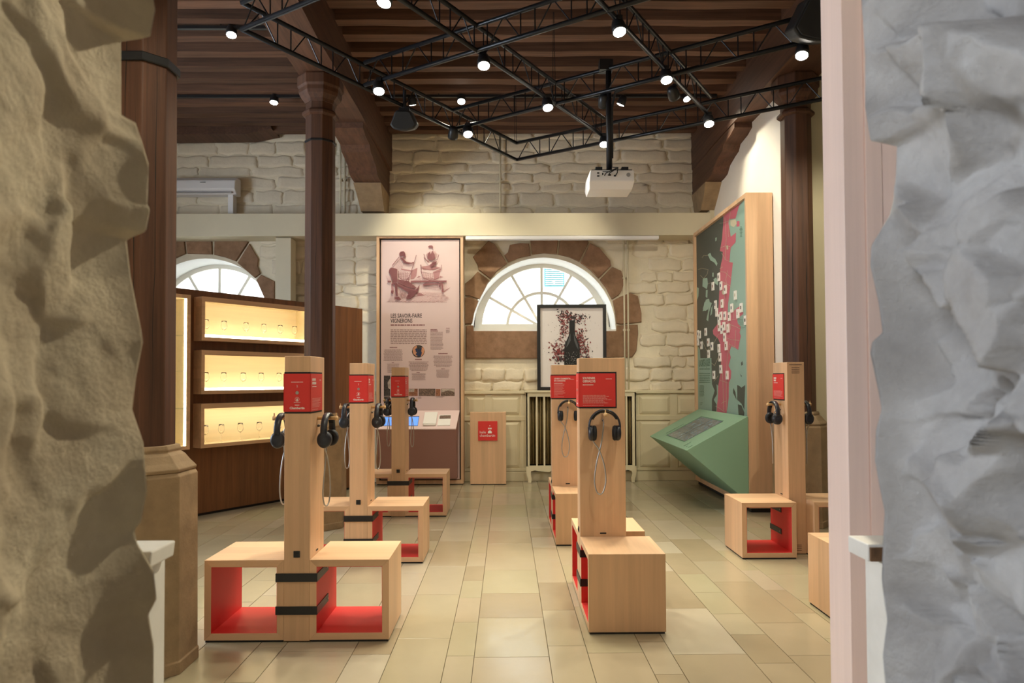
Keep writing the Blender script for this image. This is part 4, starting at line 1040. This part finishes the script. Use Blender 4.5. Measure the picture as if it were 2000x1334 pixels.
# ================================================================== MAP PANEL AND CONSOLE
XM = 2.6; YM0, YM1 = 7.34, 9.45; ZM = 3.46
mp = thing('map_display', (2.74, 8.4, 0), 'tall map panel in deep beech case with pink vineyard strip on green', 'display panel')
q = [[(x, YM0, .05), (x, YM1, .05), (x, YM1, ZM), (x, YM0, ZM)] for x in (XM, 2.885)]; t = .045
i = [[(x, YM0+t, .12), (x, YM1-t, .12), (x, YM1-t, ZM-t), (x, YM0+t, ZM-t)] for x in (XM, 2.885)]
MB().loft([i[1], q[1], q[0], i[0], i[1]], False).build('case', 'beech_upright', mp, True)
MB().box(XM+.03, 2.87, YM0+.04, YM1-.04, 0, .05).build('kick_board', 'black_matte', mp, True)
XP = XM+.035
mbd = MB().box(XP, XP+.03, YM0+.03, YM1-.03, .1, ZM-.03).build('map_board', 'map_teal', mp, True)
yl, yh = YM0+t+.002, YM1-t-.002
def mo(cx, cy, k, e):      # k 0: crop 1340,380 x5.8 ; 1: crop 1340,590 x5.557
    px, py = (1340+cx/5.8, 380+cy/5.8) if k == 0 else (1340+cx/5.557, 590+cy/5.557)
    p = on_x(px, py, XP-e); p.y = min(max(p.y, yl), yh); p.z = min(max(p.z, .95), ZM-t-.002); return p
def mpoly(name, polys, mat, e):
    m = MB()
    for n_, (k, p) in enumerate(polys): m.poly([mo(a, b, k, e+n_*.0001) for a, b in p])
    o = m.build(name, mat, mbd, True); o['kind'] = 'stuff'; return o
j = lambda a: [(0, q) for q in a] + []
def mpath(p0, p1, mat, name, e):
    m = MB(); P = [mo(a, b, 0, e) for a, b in p0]+[mo(a, b, 1, e) for a, b in p1]; m.poly(P); return m.build(name, mat, mbd, True)
pinkL0 = [(425, 230), (420, 330), (408, 500), (382, 640), (415, 650), (412, 720), (395, 790), (385, 860), (380, 1040), (372, 1180), (366, 1320)]
pinkL1 = [(345, 180), (340, 240), (290, 305), (295, 350), (350, 400), (372, 460), (380, 600), (372, 780), (350, 900), (345, 1030), (330, 1190)]
pinkR1 = [(430, 1240), (445, 1170), (462, 1040), (465, 870), (485, 830), (490, 750), (460, 690), (485, 600), (470, 540), (490, 480), (540, 500), (565, 520), (580, 430), (595, 370), (580, 330), (595, 270), (560, 230), (555, 180), (620, 130), (615, 20), (560, 60), (500, 110), (450, 130), (455, 20)]
pinkR0 = [(490, 1130), (510, 960), (530, 770), (490, 765), (500, 650), (505, 600), (560, 540), (565, 430), (505, 480), (495, 400), (480, 330), (485, 280), (560, 270), (600, 130), (620, 60), (560, 90)]
m = MB(); P = [mo(a, b, 0, .0012) for a, b in pinkL0]+[mo(a, b, 1, .0012) for a, b in pinkL1]+[mo(a, b, 1, .0012) for a, b in pinkR1]+[mo(a, b, 0, .0012) for a, b in pinkR0]
m.poly(P); m.poly([mo(a, b, 0, .0012) for a, b in ((575, 300), (605, 300), (605, 360), (570, 365))]); m.build('vineyard_print', 'map_pink', mbd, True)
dk0 = [(110, 440), (270, 340), (420, 240)]
m = MB(); P = [mo(60, 420, 0, .001)]+[mo(a, b, 0, .001) for a, b in dk0]+[mo(a+6, b, 0, .001) for a, b in pinkL0[1:]]+[mo(a+6, b, 1, .001) for a, b in pinkL1[:8]]+[mo(a, b, 1, .001) for a, b in ((365, 925), (330, 890), (335, 1000), (300, 1060), (330, 1110), (325, 1200), (280, 1180), (280, 1060), (310, 960), (280, 890), (275, 605), (155, 608), (150, 520), (100, 470))]
m.poly(P); m.build('forest_print', 'map_dark', mbd, True)
mpoly('forest_print', [(1, [(555, 900), (580, 910), (600, 930), (640, 900), (632, 1170), (600, 1100), (555, 1060)]), (1, [(562, 1110), (600, 1120), (632, 1200), (628, 1250), (570, 1225)]), (1, [(512, 930), (536, 980), (545, 1060), (510, 985)]), (1, [(595, 660), (612, 640), (615, 680), (600, 690)]), (1, [(585, 780), (605, 800), (600, 815)])], 'map_dark', .0012)
mpoly('clearing_print', [(0, [(190, 950), (240, 945), (248, 1010), (235, 1070), (185, 1040)]), (0, [(330, 490), (348, 485), (345, 520), (332, 530)]), (0, [(298, 885), (312, 885), (312, 930), (296, 930)]), (0, [(245, 680), (275, 660), (290, 700), (330, 730), (355, 780), (345, 810), (320, 770), (275, 745)]), (0, [(310, 960), (340, 940), (365, 990), (360, 1030), (320, 1000)]), (0, [(120, 1050), (145, 1060), (140, 1150), (120, 1200)]),
    (0, [(225, 1080), (245, 1080), (240, 1170), (222, 1160)]), (0, [(225, 1190), (260, 1180), (270, 1230), (250, 1300), (215, 1320), (190, 1290)]), (1, [(200, 0), (240, 0), (250, 40), (225, 80), (180, 100)]), (1, [(255, 0), (280, 10), (250, 110), (240, 210), (220, 190), (240, 100)]), (1, [(275, 60), (290, 30), (280, 130), (262, 150)])], 'map_pale', .0016)
mpoly('village_print', [(0, [(500, 290), (560, 280), (575, 330), (540, 370), (505, 350)]), (0, [(455, 580), (475, 575), (478, 620), (460, 625)]), (0, [(405, 1090), (435, 1080), (440, 1140), (410, 1130)])], 'map_road', .0018)
m = MB()
def road(pts, k, w=3.2):
    for (xa, ya), (xb, yb) in zip(pts, pts[1:]):
        L = math.hypot(xb-xa, yb-ya) or 1; nx, ny = -(yb-ya)/L*w/2, (xb-xa)/L*w/2
        e_ = .0034+len(m.f)*.00003; m.poly([mo(xa+nx, ya+ny, k, e_), mo(xb+nx, yb+ny, k, e_), mo(xb-nx, yb-ny, k, e_), mo(xa-nx, ya-ny, k, e_)])
for p in ([(380, 325), (430, 320), (500, 290), (540, 330)], [(180, 715), (200, 690), (250, 692)], [(135, 850), (180, 835), (250, 850), (240, 900), (200, 950), (160, 915)], [(390, 600), (450, 580), (500, 590)], [(400, 660), (450, 740), (520, 770)], [(385, 870), (440, 880), (510, 945)], [(250, 1010), (320, 985)], [(440, 260), (455, 500), (440, 740)], [(500, 200), (480, 480)], [(380, 840), (415, 820)], [(400, 980), (510, 1040)], [(470, 860), (450, 960), (470, 1080)], [(430, 1000), (440, 1200), (415, 1330)]): road(p, 0)
for p in ([(170, 405), (225, 530), (300, 450), (350, 350), (450, 320)], [(440, 390), (500, 410), (580, 415)], [(480, 245), (560, 275), (600, 300)], [(400, 180), (480, 240), (480, 300)], [(275, 660), (308, 690), (350, 600)], [(300, 860), (350, 800)], [(440, 1180), (435, 840), (445, 640), (470, 440)], [(405, 1180), (400, 860), (390, 640)], [(500, 190), (600, 180)], [(520, 20), (520, 180)], [(320, 1130), (360, 1150), (420, 1195)], [(470, 460), (540, 490)], [(380, 1100), (440, 1070)], [(370, 850), (460, 880)], [(540, 300), (530, 480)]): road(p, 1)
m.build('road_print', 'map_road', mbd, True)
# title block
tx, ty = Vector((0, -1, 0)), Vector((0, 0, 1))
o1 = mo(142, 700, 1, .002); o2 = mo(262, 700, 1, .002); wd = (o1-o2).length
tl = text('LA CARTE À JOUER', .13, 'green_dark_ink', mbd, o1, tx, ty, 'LEFT', 1, .002, world=True)
tl.data.update(); ext = max(v.co.x for v in tl.data.vertices); kx = wd/ext
for v in tl.data.vertices: v.co.x *= kx
m = MB(); g = lambda a, b: mo(a, b, 1, .002)
greek(m, g, 145, 262, 722, 1, 10, 9, rag=0); greek(m, g, 145, 266, 772, 6, 19, 8, rag=.04); greek(m, g, 145, 198, 905, 10, 12.5, 5); greek(m, g, 150, 180, 1090, 3, 11, 4)
greek(m, lambda a, b: mo(a, b, 0, .002), 605, 640, 360, 8, 16, 7, 'C', .6); greek(m, g, 565, 640, 190, 8, 14, 3, 'C', .7)
m.build('body_text', 'green_dark_ink', mbd, True)
cards = [(0, x, y) for x, y in ((375, 935), (308, 1040), (400, 1035), (449, 1076), (563, 1140), (337, 1247), (412, 1236), (522, 1286), (630, 1282))] + \
        [(1, x, y) for x, y in ((336, 112), (362, 178), (383, 152), (425, 150), (473, 158), (566, 126), (650, 198), (364, 270), (392, 299), (416, 262), (459, 284), (423, 382), (217, 324), (132, 347), (152, 354), (133, 432), (170, 470), (245, 438), (285, 480), (249, 562), (361, 502), (372, 599), (439, 475), (381, 728), (306, 790), (450, 793))]
for n, (k, a, b) in enumerate(cards):
    c = mo(a, b, k, .004)
    cw, ch = .075*.5, .092*.5*1.12
    cdo = thing('game_card', (c.x, c.y, c.z), 'small white card fixed on the green and pink map panel', 'card', 'cards on the map panel')
    MB().box(-.012, .002, -cw, cw, -ch, ch).build('card', 'paper', cdo)
    MB().poly([(-.0126, -cw*.45, -ch*.3), (-.0126, cw*.45, -ch*.3), (-.0126, cw*.45, ch*.4), (-.0126, -cw*.45, ch*.4)]).build('picture', ('photo_dark', 'photo_warm', 'grape_blue', 'photo_mid', 'map_road')[n % 5], cdo)
# console
gc = thing('touch_console', (2.4, 8.3, 0), 'green wedge console with touchscreen mounted before the map panel', 'console')
CY0, CY1 = 7.36, 9.24; A, B, C = (XM-.001, 1.035), (1.93, .67), (XM-.001, .105)
MB().prism([A, B, C], 'y', CY0, CY1).build('body', 'green_paint', gc, True, bevel=.003)
nA = Vector((-(A[1]-B[1]), 0, A[0]-B[0])).normalized()
def ct(px, py, e):
    d = ray(px, py); o = Vector((0, 0, CAM_H)); p0 = Vector((B[0], 0, B[1])) + nA*e
    return o + d*((p0-o).dot(nA)/d.dot(nA))
cs = lambda x, y: (1240+x/5.13, 750+y/5.13)
scq = [cs(*q) for q in ((310, 514), (665, 322), (893, 367), (494, 578))]
bez = MB().loft([[ct(*q, -.002) for q in scq], [ct(*q, .002) for q in scq]]).build('screen_bezel', 'green_dark_ink', gc, True)
cen = (sum(q[0] for q in scq)/4, sum(q[1] for q in scq)/4)
sq = [(cen[0]+(q[0]-cen[0])*.95+.4, cen[1]+(q[1]-cen[1])*.94+.6) for q in scq]
MB().poly([ct(*q, .0026) for q in sq]).build('screen', 'screen_glass', bez, True)
m = MB()
def sp(u, v): # bilinear in the screen quad
    a, b, c, d = sq; return ct(a[0]*(1-u)*(1-v)+b[0]*u*(1-v)+c[0]*u*v+d[0]*(1-u)*v, a[1]*(1-u)*(1-v)+b[1]*u*(1-v)+c[1]*u*v+d[1]*(1-u)*v, .0032)
for u in (.27, .5, .74): m.poly([sp(u-.012, 0), sp(u+.012, 0), sp(u+.012, 1), sp(u-.012, 1)])
m.poly([sp(0, .49), sp(1, .49), sp(1, .52), sp(0, .52)])
m.build('screen_tiles', 'screen_line', bez, True)
m = MB(); h = lambda u, v: sp(u, v)
for k in range(3): greek(m, h, -.15, .9, 1.25+k*.13, 1, .1, .035, rag=.5)
for k in range(2): greek(m, h, .05, .95, -.30+k*.12, 1, .1, .03, rag=.5)
m.build('body_text', 'green_dark_ink', gc, True)

# ================================================================== PIPES, AIR CONDITIONER
def pipe(px, y0, y1, r, label, Y=9.72):
    p = thing('wall_pipe', (bx(px, Y), Y, bz(y1, Y)), label, 'pipe', 'cream pipes on the stone wall')
    MB().tube([(bx(px, Y), Y, bz(y1, Y)), (bx(px, Y), Y, bz(y0, Y))], r, 10).build('pipe', 'cream_paint', p, True, smooth=True)
    for q in (.25, .6): 
        z = bz(y0+(y1-y0)*q, Y); MB().box(bx(px, Y)-r*1.5, bx(px, Y)+r*1.5, Y-r*.6, YB, z-.012, z+.012).build('pipe_clip', 'cream_paint', p, True)
pipe(1220.5, 470, 762, .012, 'thin cream pipe above the radiator cover, the one nearer the lunette'); pipe(1228, 470, 762, .012, 'thin cream pipe above the radiator cover, the one farther from the lunette')
pipe(978.5, 262, 416, .014, 'cream pipe on the upper stone wall above the projection screen'); pipe(664, 252, 416, .012, 'thin cream pipe on the upper stone wall behind the timber column'); pipe(672, 252, 416, .012, 'thin cream pipe on the upper stone wall beside the stone corbel')
ac = thing('air_conditioner', (bx(400, 9.55), 9.7, bz(376, 9.55)), 'white wall air conditioner above the cream beam', 'air conditioner')
ax_, bx__ = bx(320, 9.5), bx(456, 9.5); z0, z1 = bz(376, 9.5), bz(342, 9.5)
MB().prism([(9.73, z1), (9.60, z1), (9.52, z1-.06), (9.50, z0+.06), (9.58, z0), (9.73, z0)], 'x', ax_, bx__).build('body', 'appliance_white', ac, True, bevel=.012)
MB().box(ax_+.05, bx__-.05, 9.515, 9.55, z0+.012, z0+.03).build('louvre', 'appliance_grey', ac, True)
MB().box(bx(388, 9.5), bx(398, 9.5), 9.495, 9.51, z0+.15, z0+.157).build('badge', 'appliance_grey', ac, True)
MB().box(bx(443, 9.6), bx(453, 9.6), 9.60, 9.73, bz(416, 9.6), z0).build('duct', 'appliance_white', ac, True)

# ================================================================== TRUSSES
Z1, Z2 = 4.05, 4.25
TR = {}
def truss(key, p, q, label, ext0=0.0, ext1=0.0):
    a, b = on_z(p[0], p[1], Z1), on_z(q[0], q[1], Z1); d = (b-a).normalized(); a = a-d*ext0; b = b+d*ext1; L = (b-a).length
    t = thing('lighting_truss', (a.x, a.y, Z1), label, 'truss', 'black ladder trusses', math.atan2(d.y, d.x))
    for z, n in ((0, 'lower_chord'), (Z2-Z1, 'upper_chord')): MB().tube([(0, 0, z), (L, 0, z)], .019, 10).build(n, 'truss_black', t, smooth=True)
    x = .02; H = Z2-Z1; pat = ((.135, 'up'), (.15, 'down'), (.12, 'post'), (.02, 'post'))
    def bar(xa, za, xb, zb):
        MB().tube([(xa, 0, za), (xb, 0, zb)], .0055, 6).build('brace', 'truss_black', t)
    while x+.44 < L:
        bar(x, 0, x+.14, H); bar(x+.15, H, x+.29, 0); bar(x+.295, 0, x+.295, H); bar(x+.42, 0, x+.42, H); x += .43
    TR[key] = (a, b); return t
truss('A', (472, 57), (1009, 312), 'black ladder truss passing in front of the timber column capital')
truss('G', (472, 57), (610, 0), 'short black ladder truss crossing under the main timber beam', 0, 4.4)
truss('B', (712, 166), (1180, 22), 'black ladder truss running from beside the timber column across the joists', 0, 1.2)
truss('F', (886, 252), (1610, 72), 'black ladder truss carrying the projector pole', 0, .9)
truss('C', (1009, 312), (1614, 192), 'black ladder truss nearest the stone wall, meeting the right column', 0, .7)
truss('D', (785, 0), (1180, 267), 'black ladder truss ending behind the projector pole', 1.2, 0)
truss('E', (1169, 0), (1388, 228), 'black ladder truss ending beside the map panel wall', 3.4, 0)
for px, y1, lab in ((1007, 277, 'thin black suspension wire at the truss corner before the stone wall'), (1082, 165, 'thin black suspension wire on the projector truss')):
    a = on_z(px, y1, Z2); 
    cb = thing('hanging_wire', (a.x, a.y, Z2), lab, 'wire', 'truss suspension wires')
    for s in (-.012, .012): MB().tube([(a.x+s, a.y, Z2), (a.x+s*.3, a.y, 4.95)], .003, 6).build('wire', 'truss_black', cb, True)

# ================================================================== SPOTLIGHTS
LAMP_COL = (1.0, .92, .70)
def spot(pos, aim, label, group, drop, power, cone=80, off=False):
    """black lamp can hung from a chord or rail; lens centre at pos, looking along aim"""
    d = Vector(aim).normalized()
    s = thing('spotlight', pos, label, 'spotlight', group)
    q = d.to_track_quat('-Z', 'Y').to_matrix().to_4x4()
    def oriented(mb, name, mat, smooth=True, par=None):
        mb.v = [tuple(q @ Vector(v)) for v in mb.v]; return mb.build(name, mat, par or s, smooth=smooth)
    can = oriented(MB().lathe([(.048, -.004), (.052, -.004), (.053, .02), (.050, .06), (.040, .10), (.022, .115), (0, .115)], 18), 'lamp_can', 'black_metal')
    oriented(MB().lathe([(0, -.012), (.03, -.010), (.046, -.0045), (.046, .0), (0, .0)], 18), 'lens', 'lamp_lens', False)
    top = q @ Vector((0, 0, .055))
    b = MB(); b.tube([(0, 0, drop), (top.x, top.y, top.z+.03)], .008, 6); b.box(-.02, .02, -.02, .02, drop-.02, drop+.01)
    b.build('bracket', 'black_metal', s)
    l = bpy.data.lights.new('lamp_light', 'SPOT'); l.energy = power; l.spot_size = R(cone); l.spot_blend = .75; l.shadow_soft_size = .045; l.color = LAMP_COL
    lo = bpy.data.objects.new('lamp_light', l); COL.objects.link(lo); lo.parent = s; lo.location = d*.03; lo.rotation_euler = d.to_track_quat('-Z', 'Y').to_euler()
    return s
PW = 120
ZLmp = 3.945
G1 = 'spotlights on the lighting trusses'; L1 = 'black spotlight with glowing lens hanging under a lighting truss'
LL = ['on the truss beside the main timber beam, farthest from the stone wall', 'on the truss crossing near the hanging wires', 'where two trusses cross near the projector', 'beside the projector pole', 'beside the timber beam, above the black loudspeaker', 'on the truss corner below the rail, before the stone wall', 'on the truss leading to the map wall, end away from the map', 'on the truss leading to the map wall, its middle lamp', 'at the truss end beside the map wall', 'below the big loudspeaker at the right column']
for n_, (px, py, aim) in enumerate(((750, 5, (-.15, -.25, -1)), (945, 128, (.05, -.4, -1)), (1070, 210, (.1, -.4, -1)), (1180, 282, (-.05, -.45, -1)), (740, 178, (.1, -.4, -1)), (914, 262, (.1, -.45, -1)),
                    (1210, 62, (.1, -.35, -1)), (1302, 156, (.0, -.4, -1)), (1385, 242, (.0, -.42, -1)), (1566, 108, (-.25, -.35, -1)))):
    p = on_z(px, py, ZLmp); spot(p, aim, 'glowing spotlight ' + LL[n_], G1, Z1-ZLmp, PW)
# rails under the joists and their lamps
for (a, b, Y, lab) in ((-6.0, BL[0]-.1, 8.25, 'black light rail under the joists above the display boxes'), (-6.0, BL[0]-.1, 6.63, 'black light rail under the joists between the two columns'), (BL[1]+.15, BR[0]-.1, 8.25, 'black light rail under the joists near the stone wall')):
    rl = thing('light_rail', ((a+b)/2, Y, 4.88), lab, 'light rail'); MB().box(a, b, Y-.018, Y+.018, 4.885, 4.915).build('rail', 'black_metal', rl, True)
    n = 3
    for k in range(n): xx = a+(b-a)*(k+.5)/n; MB().tube([(xx, Y, 4.91), (xx, Y, 4.95)], .006, 6).build('rail_hanger', 'black_metal', rl, True)
G2 = 'spotlights on the ceiling rails'
for px, py, Y, aim, lab, pw in ((535, 200, 8.25, (.0, -.25, -1), 'rail spotlight glowing above the display boxes, nearer the stone wall', PW*.8), (452, 68, 6.63, (.1, -.3, -1), 'rail spotlight glowing above the display boxes, between the two columns', PW*.8),
                            (901, 198, 8.25, (.05, -.5, -1), 'rail spotlight facing the hall near the black loudspeaker', PW), (1342, 193, 8.25, (.25, -.45, -1), 'rail spotlight glowing near the map panel wall', PW),
                            (806, 204, 8.25, (.12, .42, -.8), 'rail spotlight turned to the wall beside the black loudspeaker', PW*1.5), (1212, 204, 8.25, (-.35, .25, -.8), 'rail spotlight tilted aside next to the projector pole', PW*.9)):
    p = on_y(px, py, Y); spot(p, aim, lab, G2, 4.89-p.z, pw)
# unseen lamps added on the trusses to brighten walls, map, posts and opening
FILL_SPOTS = [((-.55, 7.0), (-.16, .80, -.72), .75, 'the pink panel'), ((.9, 6.2), (.22, 1.0, -1.0), .7, 'the lunette wall'), ((1.5, 6.0), (.52, .9, -.55), 1.0, 'the map'),
        ((1.21, 3.1), (-.25, .72, -1), .8, 'the souvenirs post'), ((-1.08, 2.23), (-.02, .78, -1), .62, 'the post beside the pedestal'), ((1.3, 3.6), (-1.85, -2.7, -2.3), 2.9, 'the rubble opening'), ((3.0, 4.83), (.12, .9, -.85), .9, 'the olive wall')]
for (x, y), aim, kp, what in FILL_SPOTS:
    spot((x, y, ZLmp), aim, 'added fill spotlight on a lighting truss turned to %s' % what, 'added fill spotlights', Z1-ZLmp, PW*kp, 75)

# ================================================================== PROJECTOR, LOUDSPEAKERS
YJ = 6.13; pc = on_y(1192, 346, YJ)
pj = thing('projector', (pc.x, YJ, pc.z), 'white projector with ports and cables hanging from a black pole', 'projector')
jx0, jx1 = on_y(1148, 346, YJ).x, on_y(1234, 346, YJ).x; jz0, jz1, jzm = on_y(1190, 370, YJ-.1).z, on_y(1190, 335, YJ-.1).z, on_y(1190, 353, YJ-.1).z
cx_ = (jx0+jx1)/2; hw = (jx1-jx0)/2
def ring_(z, w, d0, d1): return [(cx_-w, d0, z), (cx_+w, d0, z), (cx_+w, d1, z), (cx_-w, d1, z)]
MB().loft([ring_(jz0+.01, hw*.96, YJ-.06, YJ+.2), ring_(jzm-.01, hw, YJ-.13, YJ+.24), ring_(jz1, hw*.97, YJ-.14, YJ+.24)]).build('body', 'projector_white', pj, True, bevel=.005)
MB().box(cx_-hw*.9, cx_+hw*.9, YJ-.12, YJ+.2, jz1, jz1+.012).build('top_plate', 'black_metal', pj, True)
yb = YJ-.1375
for a, b, w, h in ((-.62, .30, .1, .035), (-.62, .62, .1, .035), (-.42, .40, .05, .06), (-.1, .5, .08, .05), (.12, .60, .1, .04), (-.3, .15, .25, .02)):
    z = jz1 - (jz1-jzm)*b; MB().box(cx_+a*hw-w*hw/2, cx_+a*hw+w*hw/2, yb-.003, yb+.02, z-h*.15, z+h*.15).build('port', 'black_matte', pj, True)
MB().lathe([(0, 0), (.018, 0), (.018, -.004), (0, -.004)], 18, (cx_+hw*.72, yb, (jz1+jzm)/2), 'y').build('speaker_grille', 'appliance_grey', pj, True)
for a in (-.34, -.18, .15):
    MB().tube([(cx_+a*hw, yb-.004, jzm+.035), (cx_+a*hw+.01, yb-.03, jzm+.05), (cx_+.05, yb-.01, jz1+.02), (cx_+.02, YJ, jz1+.07), (cx_+.01, YJ-.02, jz1+.3)], .005, 6).build('cable', 'black_matte', pj, True, smooth=True)
for a in (-.55, .62): MB().box(cx_+a*hw-.03, cx_+a*hw+.03, YJ-.09, YJ-.02, jz1+.012, jz1+.045).build('sender_unit', 'black_matte', pj, True)
MB().tube([(cx_-.005, YJ, jz1), (cx_-.005, YJ, 4.28)], .026, 12).build('pole', 'black_metal', pj, True, smooth=True)
MB().tube([(cx_+.02, YJ-.01, jz1+.15), (cx_+.022, YJ-.01, 3.9), (cx_+.05, YJ-.03, 4.03), (cx_+.3, YJ-.17, 4.08), (cx_+.7, YJ-.42, 4.09)], .012, 8).build('cable_bundle', 'black_matte', pj, True, smooth=True)
MB().box(cx_-.09, cx_+.03, YJ-.05, YJ+.05, 4.235, 4.33).build('clamp', 'black_metal', pj, True)
def loudspeaker(px, py, Y, w, label, hang):
    p = on_y(px, py, Y); s = thing('loudspeaker', p, label, 'loudspeaker')
    h = w*.72; n = 9
    pf = [(-w/2, -h*.22), (-w*.42, -h*.36)]+[(-w*.38+w*.76*k/n, -h*.42-h*.10*math.sin(math.pi*k/n)) for k in range(n+1)]+[(w*.42, -h*.36), (w/2, -h*.22), (w*.30, h*.42), (w*.2, h*.5), (-w*.2, h*.5), (-w*.30, h*.42)]
    tilt = Matrix.Rotation(R(18), 4, 'X')
    def b(m, name, mat, bev=0):
        m.v = [tuple(tilt @ Vector(v)) for v in m.v]; return m.build(name, mat, s, bevel=bev)
    b(MB().prism(pf, 'y', -.09, .09), 'cabinet', 'speaker_black', .012)
    b(MB().prism([(x*.9, z*.88) for x, z in pf], 'y', -.1, -.089), 'grille', 'black_matte', .006)
    MB().tube([(0, .02, h*.4), (0, .02, hang)], .014, 8).build('bracket', 'black_metal', s)
    MB().box(-.05, .05, -.03, .07, h*.48, h*.48+.03).build('mount_plate', 'black_metal', s)
loudspeaker(790, 236, 6.4, .25, 'black loudspeaker hanging near the timber beam and column', .30)
loudspeaker(1596, 40, 5.05, .42, 'big black loudspeaker hanging before the right timber beam', .22)
